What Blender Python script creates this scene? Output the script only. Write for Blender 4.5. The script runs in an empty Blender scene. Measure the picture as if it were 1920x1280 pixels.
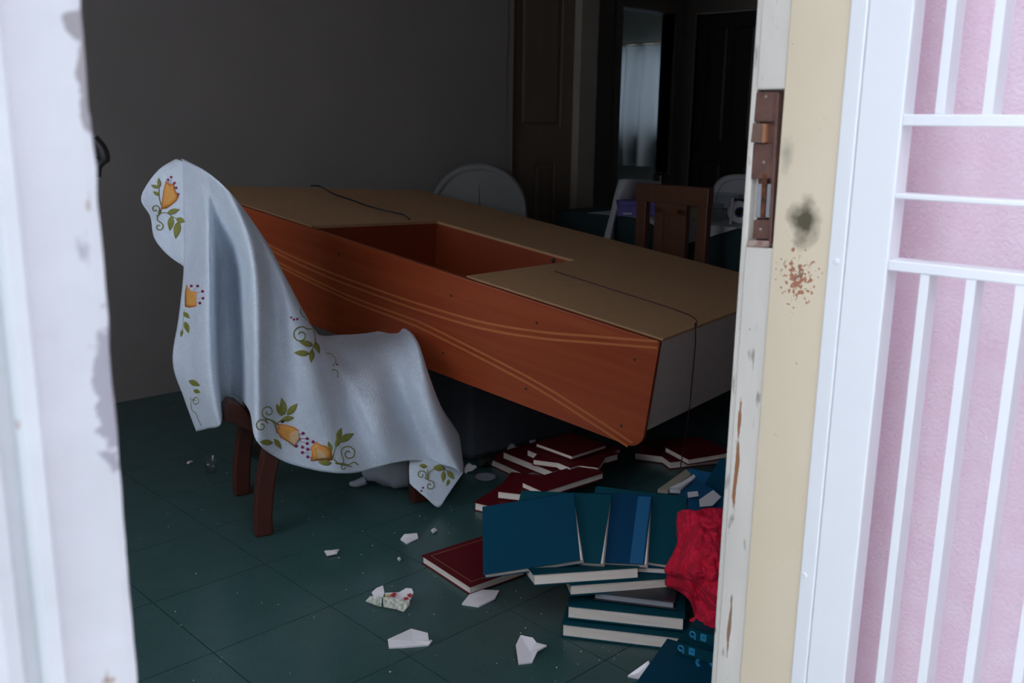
import bpy, bmesh, math, random
from mathutils import Vector, Matrix, noise
from mathutils.bvhtree import BVHTree
random.seed(7)
sc = bpy.context.scene
COL = sc.collection
V = Vector
# ---------------------------------------------------------------- camera
F_PX, PITCH, ROLL, YAW, CAM_H = 1787.86, 0.225749, 0.0145517, 0.77532, 1.1464
T = 0.305
fw = V((math.sin(YAW)*math.cos(PITCH), math.cos(YAW)*math.cos(PITCH), -math.sin(PITCH)))
rt0 = V((math.cos(YAW), -math.sin(YAW), 0)); up0 = rt0.cross(fw)
rt = rt0*math.cos(ROLL)+up0*math.sin(ROLL); up = -rt0*math.sin(ROLL)+up0*math.cos(ROLL)
CP = V((0, 0, CAM_H))
cd = bpy.data.cameras.new('camera'); cam = bpy.data.objects.new('camera', cd); COL.objects.link(cam)
cam.matrix_world = Matrix(((rt.x, up.x, -fw.x, 0), (rt.y, up.y, -fw.y, 0), (rt.z, up.z, -fw.z, CAM_H), (0, 0, 0, 1)))
cd.sensor_width = 36; cd.lens = F_PX/1920*36; cd.clip_start = 0.02; cd.clip_end = 200
cd.dof.use_dof = True; cd.dof.focus_distance = 2.35; cd.dof.aperture_fstop = 6.3
sc.camera = cam
# ---------------------------------------------------------------- light: overcast daylight
w = bpy.data.worlds.new('overcast_sky'); sc.world = w; w.use_nodes = True
bg = w.node_tree.nodes['Background']; bg.inputs[0].default_value = (0.80, 0.885, 1.0, 1); bg.inputs[1].default_value = 1.0
vs = sc.view_settings; vs.view_transform = 'Standard'; vs.look = 'None'; vs.gamma = 1; vs.use_curve_mapping = False
vs.exposure = 1.95

# ---------------------------------------------------------------- rays: pixel -> point in the place
def ray(u, v): return fw + rt*((u-960)/F_PX) - up*((v-640)/F_PX)
def fl(u, v, z=0.0):
    d = ray(u, v); return CP + d*((z-CAM_H)/d.z)
def pl(u, v, ax, val):
    d = ray(u, v); return CP + d*((val-CP[ax])/d[ax])
def at(u, v, dep): return CP + ray(u, v)*dep
def onplane(u, v, P, n):
    d = ray(u, v); return CP + d*((P-CP).dot(n)/d.dot(n))

# ---------------------------------------------------------------- materials
MATS = {}
def mat(name, col, rough=0.6, col2=None, nscale=8, namt=1.0, bump=0.0, bscale=60, metal=0, spec=0.5, stretch=None, detail=4, coat=0, trans=None):
    if name in MATS: return MATS[name]
    m = bpy.data.materials.new(name); m.use_nodes = True; nt = m.node_tree; b = nt.nodes['Principled BSDF']
    b.inputs['Base Color'].default_value = (*col, 1); b.inputs['Roughness'].default_value = rough
    b.inputs['Metallic'].default_value = metal; b.inputs['Specular IOR Level'].default_value = spec
    if coat: b.inputs['Coat Weight'].default_value = coat; b.inputs['Coat Roughness'].default_value = 0.15
    tc = nt.nodes.new('ShaderNodeTexCoord'); mp = nt.nodes.new('ShaderNodeMapping'); nt.links.new(tc.outputs['Object'], mp.inputs[0])
    if stretch: mp.inputs['Scale'].default_value = stretch
    if col2:
        n = nt.nodes.new('ShaderNodeTexNoise'); n.inputs['Scale'].default_value = nscale; n.inputs['Detail'].default_value = detail
        nt.links.new(mp.outputs[0], n.inputs['Vector'])
        r = nt.nodes.new('ShaderNodeValToRGB'); r.color_ramp.elements[0].position = 0.5-0.25*namt; r.color_ramp.elements[1].position = 0.5+0.25*namt
        r.color_ramp.elements[0].color = (*col, 1); r.color_ramp.elements[1].color = (*col2, 1)
        nt.links.new(n.outputs['Fac'], r.inputs[0]); nt.links.new(r.outputs[0], b.inputs['Base Color'])
    if bump:
        n2 = nt.nodes.new('ShaderNodeTexNoise'); n2.inputs['Scale'].default_value = bscale; n2.inputs['Detail'].default_value = 6
        nt.links.new(mp.outputs[0], n2.inputs['Vector'])
        bp = nt.nodes.new('ShaderNodeBump'); bp.inputs['Strength'].default_value = bump; bp.inputs['Distance'].default_value = 0.01
        nt.links.new(n2.outputs['Fac'], bp.inputs['Height']); nt.links.new(bp.outputs[0], b.inputs['Normal'])
    MATS[name] = m
    return m
def add_mask_layer(m, col, mask_fn):
    """mix another paint colour over the current base colour; mask_fn(nt, coords) -> socket 0..1"""
    nt = m.node_tree; b = nt.nodes['Principled BSDF']; tc = next(n for n in nt.nodes if n.type == 'TEX_COORD')
    mx = nt.nodes.new('ShaderNodeMix'); mx.data_type = 'RGBA'
    inp = b.inputs['Base Color']
    if inp.is_linked: nt.links.new(inp.links[0].from_socket, mx.inputs[6])
    else: mx.inputs[6].default_value = inp.default_value
    mx.inputs[7].default_value = (*col, 1)
    nt.links.new(mask_fn(nt, tc.outputs['Object']), mx.inputs[0]); nt.links.new(mx.outputs[2], inp)
def mnode(nt, op, a, b=None, c=None):
    n = nt.nodes.new('ShaderNodeMath'); n.operation = op; n.use_clamp = False
    for i, x in enumerate((a, b, c)):
        if x is None: continue
        if isinstance(x, (int, float)): n.inputs[i].default_value = x
        else: nt.links.new(x, n.inputs[i])
    return n.outputs[0]
def noise_mask(scale, lo, hi, stretch=(1, 1, 1), detail=6, offset=(0, 0, 0)):
    def f(nt, co):
        mp = nt.nodes.new('ShaderNodeMapping'); mp.inputs['Scale'].default_value = stretch; mp.inputs['Location'].default_value = offset; nt.links.new(co, mp.inputs[0])
        n = nt.nodes.new('ShaderNodeTexNoise'); n.inputs['Scale'].default_value = scale; n.inputs['Detail'].default_value = detail; nt.links.new(mp.outputs[0], n.inputs['Vector'])
        r = nt.nodes.new('ShaderNodeMapRange'); r.inputs[1].default_value = lo; r.inputs[2].default_value = hi; nt.links.new(n.outputs['Fac'], r.inputs[0])
        return r.outputs[0]
    return f
def spot_mask(center, radii, lo=0.45, hi=0.55, nscale=60, soft=1.0, namt=1.0, stretch=(1, 1, 1)):
    """ragged patch round a point: noise + falloff by distance in object space"""
    def f(nt, co):
        mp = nt.nodes.new('ShaderNodeMapping'); mp.vector_type = 'POINT'
        mp.inputs['Location'].default_value = tuple(-c/r for c, r in zip(center, radii)); mp.inputs['Scale'].default_value = tuple(1/r for r in radii); nt.links.new(co, mp.inputs[0])
        ln = nt.nodes.new('ShaderNodeVectorMath'); ln.operation = 'LENGTH'; nt.links.new(mp.outputs[0], ln.inputs[0])
        fall = mnode(nt, 'SUBTRACT', 1.0, ln.outputs['Value'])
        mp2 = nt.nodes.new('ShaderNodeMapping'); mp2.inputs['Scale'].default_value = stretch; nt.links.new(co, mp2.inputs[0])
        n = nt.nodes.new('ShaderNodeTexNoise'); n.inputs['Scale'].default_value = nscale; n.inputs['Detail'].default_value = 5; nt.links.new(mp2.outputs[0], n.inputs['Vector'])
        s = mnode(nt, 'ADD', mnode(nt, 'MULTIPLY', fall, soft), mnode(nt, 'MULTIPLY', mnode(nt, 'SUBTRACT', n.outputs['Fac'], 0.5), 2*namt))
        r = nt.nodes.new('ShaderNodeMapRange'); r.inputs[1].default_value = lo; r.inputs[2].default_value = hi; nt.links.new(s, r.inputs[0])
        return r.outputs[0]
    return f

# ---------------------------------------------------------------- mesh helpers
class MB:
    def __init__(s): s.v = []; s.f = []
    def box(s, a, b, M=None):
        a, b = V(a), V(b); i = len(s.v)
        for x in (a.x, b.x):
            for y in (a.y, b.y):
                for z in (a.z, b.z):
                    p = V((x, y, z)); s.v.append(M @ p if M else p)
        s.f += [tuple(i+k for k in q) for q in ((0, 1, 3, 2), (4, 6, 7, 5), (0, 4, 5, 1), (2, 3, 7, 6), (0, 2, 6, 4), (1, 5, 7, 3))]
        return s
    def hexa(s, P):   # 8 points: bottom 4 (ccw), top 4
        i = len(s.v); s.v += [V(p) for p in P]
        s.f += [tuple(i+k for k in q) for q in ((3, 2, 1, 0), (4, 5, 6, 7), (0, 1, 5, 4), (1, 2, 6, 5), (2, 3, 7, 6), (3, 0, 4, 7))]
        return s
    def quad(s, *P):
        i = len(s.v); s.v += [V(p) for p in P]; s.f.append(tuple(range(i, i+len(P)))); return s
    def prism(s, poly, off):    # polygon (list of V) extruded by vector off
        i = len(s.v); n = len(poly); off = V(off)
        s.v += [V(p) for p in poly]+[V(p)+off for p in poly]
        s.f.append(tuple(range(i+n-1, i-1, -1))); s.f.append(tuple(range(i+n, i+2*n)))
        for k in range(n): s.f.append((i+k, i+(k+1) % n, i+n+(k+1) % n, i+n+k))
        return s
    def tube(s, pts, r, n=8, cap=True, flat=None):
        pts = [V(p) for p in pts]; i0 = len(s.v); rs = r if isinstance(r, (list, tuple)) else [r]*len(pts)
        prev = None
        for k, p in enumerate(pts):
            t = (pts[min(k+1, len(pts)-1)]-pts[max(k-1, 0)]).normalized()
            if prev is None:
                a = V((0, 0, 1)) if abs(t.z) < .9 else V((1, 0, 0)); x = t.cross(a).normalized()
            else: x = (prev-t*prev.dot(t)).normalized()
            prev = x; y = t.cross(x)
            for q in range(n):
                an = 2*math.pi*(q+.5)/n; s.v.append(p+(x*math.cos(an)+y*math.sin(an))*rs[k])
        for k in range(len(pts)-1):
            for q in range(n):
                a = i0+k*n+q; b = i0+k*n+(q+1) % n; s.f.append((a, b, b+n, a+n))
        if cap:
            s.f.append(tuple(i0+q for q in range(n-1, -1, -1))); e = i0+(len(pts)-1)*n; s.f.append(tuple(e+q for q in range(n)))
        return s
    def grid(s, rows):
        i0 = len(s.v); m = len(rows[0])
        for r in rows: s.v += [V(p) for p in r]
        for a in range(len(rows)-1):
            for b in range(m-1): s.f.append((i0+a*m+b, i0+a*m+b+1, i0+(a+1)*m+b+1, i0+(a+1)*m+b))
        return s
    def lathe(s, prof, n=20, M=None):
        i0 = len(s.v)
        for r, z in prof:
            for q in range(n):
                an = 2*math.pi*q/n; p = V((r*math.cos(an), r*math.sin(an), z)); s.v.append(M @ p if M else p)
        for k in range(len(prof)-1):
            for q in range(n):
                a = i0+k*n+q; b = i0+k*n+(q+1) % n; s.f.append((a, b, b+n, a+n))
        return s
    def build(s, name, m, parent=None, smooth=False, bevel=0, solid=0, fix=True):
        me = bpy.data.meshes.new(name); me.from_pydata([tuple(p) for p in s.v], [], s.f); me.update()
        if fix:
            bm = bmesh.new(); bm.from_mesh(me); bmesh.ops.recalc_face_normals(bm, faces=bm.faces); bm.to_mesh(me); bm.free()
        if smooth: me.polygons.foreach_set('use_smooth', [True]*len(me.polygons))
        o = bpy.data.objects.new(name, me); COL.objects.link(o)
        if m: me.materials.append(m)
        if parent: o.parent = parent
        if bevel:
            b = o.modifiers.new('bevel', 'BEVEL'); b.width = bevel; b.segments = 2; b.limit_method = 'ANGLE'; b.angle_limit = 0.6
        if solid:
            q = o.modifiers.new('solid', 'SOLIDIFY'); q.thickness = solid; q.offset = -1
        return o
def tag(o, label, cat, group=None):
    o['label'] = label; o['category'] = cat
    if group: o['group'] = group
    return o
def struct(o, label=None):
    o['kind'] = 'structure'
    if label: o['label'] = label
    return o
def thing(name, label, cat, M=None, group=None):
    o = bpy.data.objects.new(name, None); COL.objects.link(o); o.empty_display_size = .05
    if M is not None: o.matrix_world = M if isinstance(M, Matrix) else Matrix.Translation(V(M))
    return tag(o, label, cat, group)
def frame(o, x, y, z):
    return Matrix(((x.x, y.x, z.x, o.x), (x.y, y.y, z.y, o.y), (x.z, y.z, z.z, o.z), (0, 0, 0, 1)))
def rz(p, a): return Matrix.Translation(V(p)) @ Matrix.Rotation(a, 4, 'Z')
def cr(P, t):   # catmull-rom through list, t in [0,len-1]
    n = len(P); i = min(int(t), n-2); f = t-i
    a, b, c, d = P[max(i-1, 0)], P[i], P[i+1], P[min(i+2, n-1)]
    return 0.5*((2*b)+(c-a)*f+(2*a-5*b+4*c-d)*f*f+(3*b-a-3*c+d)*f*f*f)
def spline(P, k=8):
    P = [V(p) for p in P]; n = (len(P)-1)*k
    return [cr(P, i/k) for i in range(n)]+[P[-1]]
def patch(cols, ku=6, kv=6):
    """cols: list of columns of control points -> dense grid rows"""
    dense = [spline(c, kv) for c in cols]
    out = []
    for r in range(len(dense[0])): out.append(spline([c[r] for c in dense], ku))
    return out

# ---------------------------------------------------------------- material set
m_wall = mat('interior_wall_paint', (.25, .238, .22), .55, (.28, .265, .245), 3, 1, .06, 90)
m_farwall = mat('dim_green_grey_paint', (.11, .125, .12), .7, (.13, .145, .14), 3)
m_ceil = mat('ceiling_paint', (.38, .37, .34), .8, (.42, .41, .38), 2)
m_pink = mat('pink_stucco', (.90, .67, .78), .8, (.94, .79, .87), 22, 1.2, .35, 160)
m_beige = mat('beige_wall_paint', (.72, .61, .44), .55, (.76, .65, .49), 6, 1, .05, 60)
m_white_old = mat('chipped_white_paint', (.57, .60, .62), .5, (.66, .69, .71), 9, 1, .12, 40)
m_jamb = mat('worn_white_wood', (.66, .62, .555), .6, (.78, .735, .67), 14, 1, .18, 50, stretch=(1, 1, .25))
m_gate = mat('white_metal_paint', (.80, .82, .85), .35, (.84, .85, .87), 5, 1, .03, 30)
m_rust = mat('rusty_brown_metal', (.10, .048, .038), .6, (.17, .085, .062), 40, 1, .2, 120)
m_rust_light = mat('bare_rust_wood', (.42, .17, .08), .75, (.30, .13, .07), 60, 1)
m_dark = mat('black_plastic', (.012, .012, .012), .35)
m_grout = mat('dark_grout', (.012, .02, .02), .8)
m_trimdark = mat('dark_cream_woodwork', (.26, .24, .19), .5, (.30, .275, .22), 4)
m_doorbrown = mat('dark_brown_door', (.13, .105, .075), .5, (.16, .13, .095), 6, stretch=(4, 4, .5))
m_doorblack = mat('black_brown_door', (.040, .036, .034), .45, (.05, .045, .042), 6, stretch=(4, 4, .5))
# floor tile: green speckled vinyl tile
m_tile = mat('green_speckled_tile', (.034, .082, .080), .26, (.043, .098, .094), 10, 1.2, .02, 25, spec=.35)
add_mask_layer(m_tile, (.10, .19, .18), noise_mask(210, .68, .74, detail=2))
add_mask_layer(m_tile, (.012, .035, .035), noise_mask(170, .67, .72, detail=2, offset=(3, 1, 2)))
# laminate
def wood(name, c1, c2, sc_=(1.2, 22, 1), rough=.3):
    return mat(name, c1, rough, c2, 3.2, 1.15, .015, 30, stretch=sc_, detail=5, spec=.4)
m_orange = wood('orange_cherry_laminate', (.245, .037, .0095), (.37, .073, .021), (.5, 13, 13))
m_orange_in = mat('plain_cherry_laminate', (.27, .043, .011), .35, (.31, .055, .015), 2)
m_stripe = mat('light_orange_inlay', (.50, .15, .040), .35, (.45, .13, .035), 8)
m_hard = mat('brown_hardboard', (.52, .30, .145), .8, (.57, .335, .168), 40, 1, .05, 300)
m_side = mat('grey_brown_hardboard', (.62, .55, .47), .8, (.68, .60, .52), 30, 1, .03, 300)
m_legwood = mat('dark_red_wood', (.060, .016, .010), .32, (.08, .022, .013), 6, stretch=(6, 6, 1))
m_chairwood = mat('medium_brown_wood', (.105, .044, .025), .4, (.13, .055, .031), 5, stretch=(6, 6, 1))
m_uph = mat('tan_upholstery', (.30, .22, .16), .85, (.34, .26, .19), 60, 1, .1, 300)
m_page = mat('cream_pages', (.84, .71, .59), .8, (.90, .83, .77), 4, 1, .25, 20, stretch=(1, 1, 90))
m_blue = mat('teal_blue_cover', (.0015, .046, .088), .6, (.002, .054, .10), 8, 1, .04, 400, spec=.12)
m_navy = mat('navy_blue_cover', (.0015, .038, .098), .6, (.002, .045, .11), 8, 1, .04, 400, spec=.12)
m_teal = mat('dark_teal_cover', (.0015, .048, .070), .6, (.002, .056, .08), 8, 1, .04, 400, spec=.12)
m_lblue = mat('bright_blue_cover', (.002, .10, .24), .5)
m_print = mat('light_blue_print', (.02, .28, .52), .5)
m_red = mat('maroon_cover', (.10, .006, .010), .6, (.115, .0075, .012), 8, 1, .04, 400, spec=.12)
m_black = mat('black_grey_cover', (.02, .022, .028), .35)
m_greypage = mat('grey_pages', (.30, .31, .35), .7, (.36, .37, .41), 4)
m_gold = mat('gold_foil', (.42, .27, .11), .4, metal=.3)
m_redcloth = mat('crimson_cloth', (.66, .004, .036), .85, (.74, .007, .05), 25, 1, .3, 260)
m_porc = mat('white_porcelain', (.80, .76, .79), .18, (.84, .80, .82), 5, coat=.5)
m_porc_edge = mat('porcelain_green_pattern', (.30, .36, .25), .4, (.80, .78, .72), 110, .6)
m_redglaze = mat('red_glaze', (.55, .02, .03), .3)
m_yellowglaze = mat('yellow_glaze', (.75, .5, .08), .3)
m_greybag = mat('grey_fabric', (.30, .34, .38), .8, (.36, .40, .44), 15, 1, .2, 60)
m_slate = mat('slate_grey_fabric', (.075, .085, .10), .8, (.09, .10, .12), 20, 1, .1, 200)
m_paper = mat('white_paper', (.78, .77, .80), .8)
m_sheet = mat('white_cotton_sheet', (.44, .45, .47), .8, (.48, .49, .51), 6, 1, .05, 200)
m_green = mat('dark_green_tablecloth', (.006, .024, .026), .8, (.008, .03, .031), 10)
m_purple = mat('purple_box_card', (.11, .09, .30), .6, (.13, .11, .34), 10)
m_leafgreen = mat('olive_green_thread', (.20, .215, .035), .6, (.30, .30, .06), 120, 1, .3, 500)
m_vine = mat('dark_olive_thread', (.165, .175, .035), .6, (.24, .24, .05), 150, 1, .3, 500)
m_orangethr = mat('orange_thread', (.78, .33, .055), .6, (.88, .45, .11), 120, 1, .3, 400, stretch=(1, 1, 4))
m_orangedk = mat('dark_orange_thread', (.70, .20, .04), .6)
m_sheerorg = mat('sheer_peach_organza', (.72, .46, .24), .6, (.76, .52, .30), 90)
m_magenta = mat('magenta_thread', (.26, .01, .09), .5)
# glass
def glassmat(name, col=(1, 1, 1), rough=0.02):
    m = bpy.data.materials.new(name); m.use_nodes = True; b = m.node_tree.nodes['Principled BSDF']
    b.inputs['Base Color'].default_value = (*col, 1); b.inputs['Transmission Weight'].default_value = 1; b.inputs['Roughness'].default_value = rough; b.inputs['IOR'].default_value = 1.45
    return m
m_glass = bpy.data.materials.new('clear_thin_glass'); m_glass.use_nodes = True
_n = m_glass.node_tree; _n.nodes.remove(_n.nodes['Principled BSDF']); _t = _n.nodes.new('ShaderNodeBsdfTransparent'); _t.inputs[0].default_value = (.93, .95, .96, 1)
_g = _n.nodes.new('ShaderNodeBsdfGlossy'); _g.inputs['Roughness'].default_value = .04; _f0 = _n.nodes.new('ShaderNodeLayerWeight'); _f0.inputs[0].default_value = .25; _f = _n.nodes.new('ShaderNodeMath'); _f.operation = 'MULTIPLY_ADD'; _f.inputs[1].default_value = .45; _f.inputs[2].default_value = .03; _n.links.new(_f0.outputs['Facing'], _f.inputs[0])
_m = _n.nodes.new('ShaderNodeMixShader'); _n.links.new(_f.outputs[0], _m.inputs[0]); _n.links.new(_t.outputs[0], _m.inputs[1]); _n.links.new(_g.outputs[0], _m.inputs[2]); _n.links.new(_m.outputs[0], _n.nodes['Material Output'].inputs[0])
# white jacquard tablecloth
def make_cloth_mat():
    m = mat('white_jacquard_cloth', (.61, .69, .79), .55, (.68, .76, .85), 30, 1)
    nt = m.node_tree; b = nt.nodes['Principled BSDF']
    uv = nt.nodes.new('ShaderNodeUVMap')
    mp = nt.nodes.new('ShaderNodeMapping'); mp.inputs['Scale'].default_value = (1, 1, 1); nt.links.new(uv.outputs[0], mp.inputs[0])
    vo = nt.nodes.new('ShaderNodeTexVoronoi'); vo.inputs['Scale'].default_value = 95; nt.links.new(mp.outputs[0], vo.inputs['Vector'])
    ns = nt.nodes.new('ShaderNodeTexNoise'); ns.inputs['Scale'].default_value = 7; nt.links.new(mp.outputs[0], ns.inputs['Vector'])
    r = nt.nodes.new('ShaderNodeMapRange'); r.inputs[1].default_value = .2; r.inputs[2].default_value = .6; nt.links.new(vo.outputs['Distance'], r.inputs[0])
    bp = nt.nodes.new('ShaderNodeBump'); bp.inputs['Strength'].default_value = .28; bp.inputs['Distance'].default_value = .002
    nt.links.new(r.outputs[0], bp.inputs['Height']); nt.links.new(bp.outputs[0], b.inputs['Normal'])
    rr = nt.nodes.new('ShaderNodeMapRange'); rr.inputs[1].default_value = 0; rr.inputs[2].default_value = 1; rr.inputs[3].default_value = .38; rr.inputs[4].default_value = .7
    nt.links.new(r.outputs[0], rr.inputs[0]); nt.links.new(rr.outputs[0], b.inputs['Roughness'])
    b.inputs['Sheen Weight'].default_value = .15
    src = b.inputs['Base Color'].links[0].from_socket; mx = nt.nodes.new('ShaderNodeMix'); mx.data_type = 'RGBA'; mx.inputs[7].default_value = (.80, .86, .92, 1)
    v2 = nt.nodes.new('ShaderNodeTexVoronoi'); v2.inputs['Scale'].default_value = 190; nt.links.new(mp.outputs[0], v2.inputs['Vector'])
    r2 = nt.nodes.new('ShaderNodeMapRange'); r2.inputs[1].default_value = .42; r2.inputs[2].default_value = .30; nt.links.new(v2.outputs['Distance'], r2.inputs[0])
    r3 = nt.nodes.new('ShaderNodeMapRange'); r3.inputs[1].default_value = .42; r3.inputs[2].default_value = .58; nt.links.new(ns.outputs['Fac'], r3.inputs[0])
    ml = nt.nodes.new('ShaderNodeMath'); ml.operation = 'MULTIPLY'; nt.links.new(r2.outputs[0], ml.inputs[0]); nt.links.new(r3.outputs[0], ml.inputs[1])
    nt.links.new(ml.outputs[0], mx.inputs[0]); nt.links.new(src, mx.inputs[6]); nt.links.new(mx.outputs[2], b.inputs['Base Color'])
    return m
m_cloth = make_cloth_mat()

# ================================================================= STRUCTURE
YW = 3.817           # far wall of the room
X0 = 1.20            # plane of the right door reveal
# ---- floor: base and single tiles
floor = struct(MB().box((-1.4, .70, -.05), (9.0, 9.0, -.0035)).build('floor', m_grout))
gx, gy = 1.166, 2.719
tile_me = None
for j in range(-4, 14):
    for k in range(-4, 7):
        x = gx+j*T; y = gy-k*T
        if y-T < .76-.3 or y > YW+.25: continue
        y0, y1 = max(y-T, .765), min(y, YW-.002)
        if y1-y0 < .03: continue
        full = (y1-y0) > T-.001
        if full and tile_me:
            o = bpy.data.objects.new('tile', tile_me); COL.objects.link(o)
        else:
            g = .0012
            o = MB().box((g, g-(y1-y0), -.0035), (T-g, -g, 0)).build('tile', m_tile)
            if full: tile_me = o.data
        o.location = (x, y1, 0); o.parent = floor
far_floor = MB()
far_floor.box((gx+14*T, .765, -.0035), (9.0, YW+.3, 0)); far_floor.box((4.36, YW, -.0035), (9.0, 9.0, -.0002))
fo = far_floor.build('tile_field', m_tile, floor); fo['kind'] = 'stuff'
# ---- room shell
CEIL = 2.55
struct(MB().box((-1.5, .6, CEIL), (9.1, 9.1, CEIL+.1)).build('ceiling', m_ceil))
# left wall with a window (out of view, lights the room)
wl = MB(); XL = -.75
wy0, wy1, wz0, wz1 = 1.1, 2.9, .6, 2.2
wl.box((XL-.14, .6, 0), (XL, wy0, CEIL)); wl.box((XL-.14, wy1, 0), (XL, YW+.15, CEIL)); wl.box((XL-.14, wy0, 0), (XL, wy1, wz0)); wl.box((XL-.14, wy0, wz1), (XL, wy1, CEIL))
struct(wl.build('wall_left', m_wall))
wf = MB()
for y in (wy0, (wy0+wy1)/2-.02, wy1-.04): wf.box((XL-.09, y, wz0), (XL-.05, y+.04, wz1))
for z in (wz0, wz1-.04): wf.box((XL-.088, wy0, z), (XL-.052, wy1, z+.04))
struct(wf.build('window_1', m_gate))
# back wall with its ragged vertical paint edge
XE = pl(945, 250, 1, YW).x
wb = MB(); wb.box((XL, YW, 0), (XE-.02, YW+.14, CEIL))
struct(wb.build('wall_back', m_wall), 'plain grey-beige plastered wall')
rag = MB(); L_ = []
for i in range(61):
    z = CEIL*i/60; L_.append((XE+.012+.016*noise.noise(V((0, 3.1, z*4)))+.010*noise.noise(V((5, 1, z*11))), z))
rag.v = []; 
for xx, z in L_: rag.v += [V((XE-.03, YW-.006, z)), V((xx, YW-.006, z)), V((xx+.004, YW+.01, z))]
for i in range(60):
    a = i*3; rag.f += [(a, a+1, a+4, a+3), (a+1, a+2, a+5, a+4)]
struct(rag.build('trim_1', m_wall, fix=False), 'ragged plaster edge beside the brown door')
# door 1 (brown panel door in back wall)
XD0, XD1, XF1 = pl(961, 250, 1, YW).x, pl(1080, 250, 1, YW).x, pl(1111, 250, 1, YW).x
struct(MB().box((XE-.02, YW, 0), (XD0, YW+.14, CEIL)).build('wall_back_pier', m_trimdark))
def panel_door(name, W, Hh, m, panels, th=.04, rec=.012):
    """door leaf in local x(width) z; front towards -y; panels = list (x0,x1,z0,z1) recessed"""
    root = MB().box((0, rec, 0), (W, th, Hh)).build(name, m)
    xs = sorted({0, W} | {p[0] for p in panels} | {p[1] for p in panels}); zs = sorted({0, Hh} | {p[2] for p in panels} | {p[3] for p in panels})
    fr = MB()
    for a in range(len(xs)-1):
        for b in range(len(zs)-1):
            cx, cz = (xs[a]+xs[a+1])/2, (zs[b]+zs[b+1])/2
            if any(p[0] < cx < p[1] and p[2] < cz < p[3] for p in panels): continue
            fr.box((xs[a], 0, zs[b]), (xs[a+1], rec, zs[b+1]))
    fr.build('stiles_and_rails', m, root)
    for p in panels:
        q = MB(); i = .02; e = .035
        q.hexa([(p[0]+i, rec, p[2]+i), (p[1]-i, rec, p[2]+i), (p[1]-i, rec, p[3]-i), (p[0]+i, rec, p[3]-i),
                (p[0]+e, rec-.009, p[2]+e), (p[1]-e, rec-.009, p[2]+e), (p[1]-e, rec-.009, p[3]-e), (p[0]+e, rec-.009, p[3]-e)])
        q.build('panel', m, root)
    return root
Wd = XD1-XD0
zr = [pl(1000, v, 1, YW).z for v in (240, 305)]
d1 = panel_door('door_1', Wd-.01, 2.05, m_doorbrown, [(.08, Wd*.80, zr[0], 1.95), (.20, Wd*.72, .15, zr[1])])
d1.location = (XD0+.005, YW+.03, 0); struct(d1, 'dark brown panelled door in the back wall')
struct(MB().box((XD1, YW-.02, 0), (XF1, YW+.14, 2.08)).box((XE, YW-.015, 2.06), (XF1, YW+.14, CEIL)).build('trim_2', m_trimdark), 'cream door frame post right of the brown door')
# hallway and far room
YH = 5.10; XH = 6.96
xo0, xo1 = pl(1158, 200, 1, YH).x, XH-.10
whall = MB(); whall.box((4.36, YH, 0), (xo0, YH+.12, CEIL)); whall.box((xo0, YH, 2.08), (xo1, YH+.12, CEIL)); whall.box((xo1, YH, 0), (XH, YH+.12, CEIL))
struct(whall.build('wall_hall', m_wall))
ht = MB(); ht.box((xo0-.08, YH-.025, 0), (xo0, YH+.13, 2.13)); ht.box((xo1, YH-.025, 0), (xo1+.08, YH+.13, 2.13)); ht.box((xo0, YH-.025, 2.05), (xo1, YH+.13, 2.13))
struct(ht.build('trim_3', m_trimdark), 'cream frame of the open doorway to the curtained room')
struct(MB().box((4.22, YW+.14, 0), (4.36, YH+.12, CEIL)).build('wall_passage', m_wall))
wr = MB(); yd0, yd1 = pl(1415, 200, 0, XH).y-.05, pl(1298, 200, 0, XH).y
wr.box((XH, .76, 0), (XH+.12, yd0, CEIL)); wr.box((XH, yd1, 0), (XH+.12, YH+.12, CEIL)); wr.box((XH, yd0, 2.06), (XH+.12, yd1, CEIL))
struct(wr.build('wall_right', m_wall))
Wb = yd1-yd0
d2 = panel_door('door_2', Wb-.01, 2.05, m_doorblack, [(.1, Wb*.46, 1.0, 1.95), (Wb*.54, Wb-.1, 1.0, 1.95), (.1, Wb*.46, .15, .85), (Wb*.54, Wb-.1, .15, .85)])
d2.matrix_world = frame(V((XH+.02, yd1-.005, 0)), V((0, -1, 0)), V((1, 0, 0)), V((0, 0, 1))); struct(d2, 'nearly black panelled door in the far wall')
struct(MB().box((XH-.02, yd1, 0), (XH+.1, yd1+.06, 2.12)).box((XH-.02, yd0-.06, 0), (XH+.1, yd0, 2.12)).box((XH-.02, yd0, 2.055), (XH+.1, yd1, 2.12)).build('trim_4', m_trimdark), 'cream frame around the nearly black door')
# far room with window
XR = 8.6
cy0, cy1 = pl(1252, 170, 0, XR).y, pl(1152, 170, 0, XR).y
cz0, cz1 = pl(1200, 250, 0, XR).z, pl(1200, 93, 0, XR).z
wfr = MB(); wfr.box((XR, YH, 0), (XR+.14, cy0-.25, CEIL)); wfr.box((XR, cy1+.25, 0), (XR+.14, 9.0, CEIL)); wfr.box((XR, cy0-.25, 0), (XR+.14, cy1+.25, cz0)); wfr.box((XR, cy0-.25, cz1+.02), (XR+.14, cy1+.25, CEIL))
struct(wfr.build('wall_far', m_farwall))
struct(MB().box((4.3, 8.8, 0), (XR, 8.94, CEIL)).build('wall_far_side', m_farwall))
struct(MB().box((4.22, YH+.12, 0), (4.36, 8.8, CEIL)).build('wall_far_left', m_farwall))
fwin = MB()
for y in (cy0-.25, (cy0+cy1)/2-.02, cy1+.21): fwin.box((XR+.05, y, cz0), (XR+.09, y+.04, cz1+.02))
for z in (cz0, cz1-.02): fwin.box((XR+.052, cy0-.25, z), (XR+.088, cy1+.25, z+.04))
struct(fwin.build('window_2', m_gate))
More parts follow.
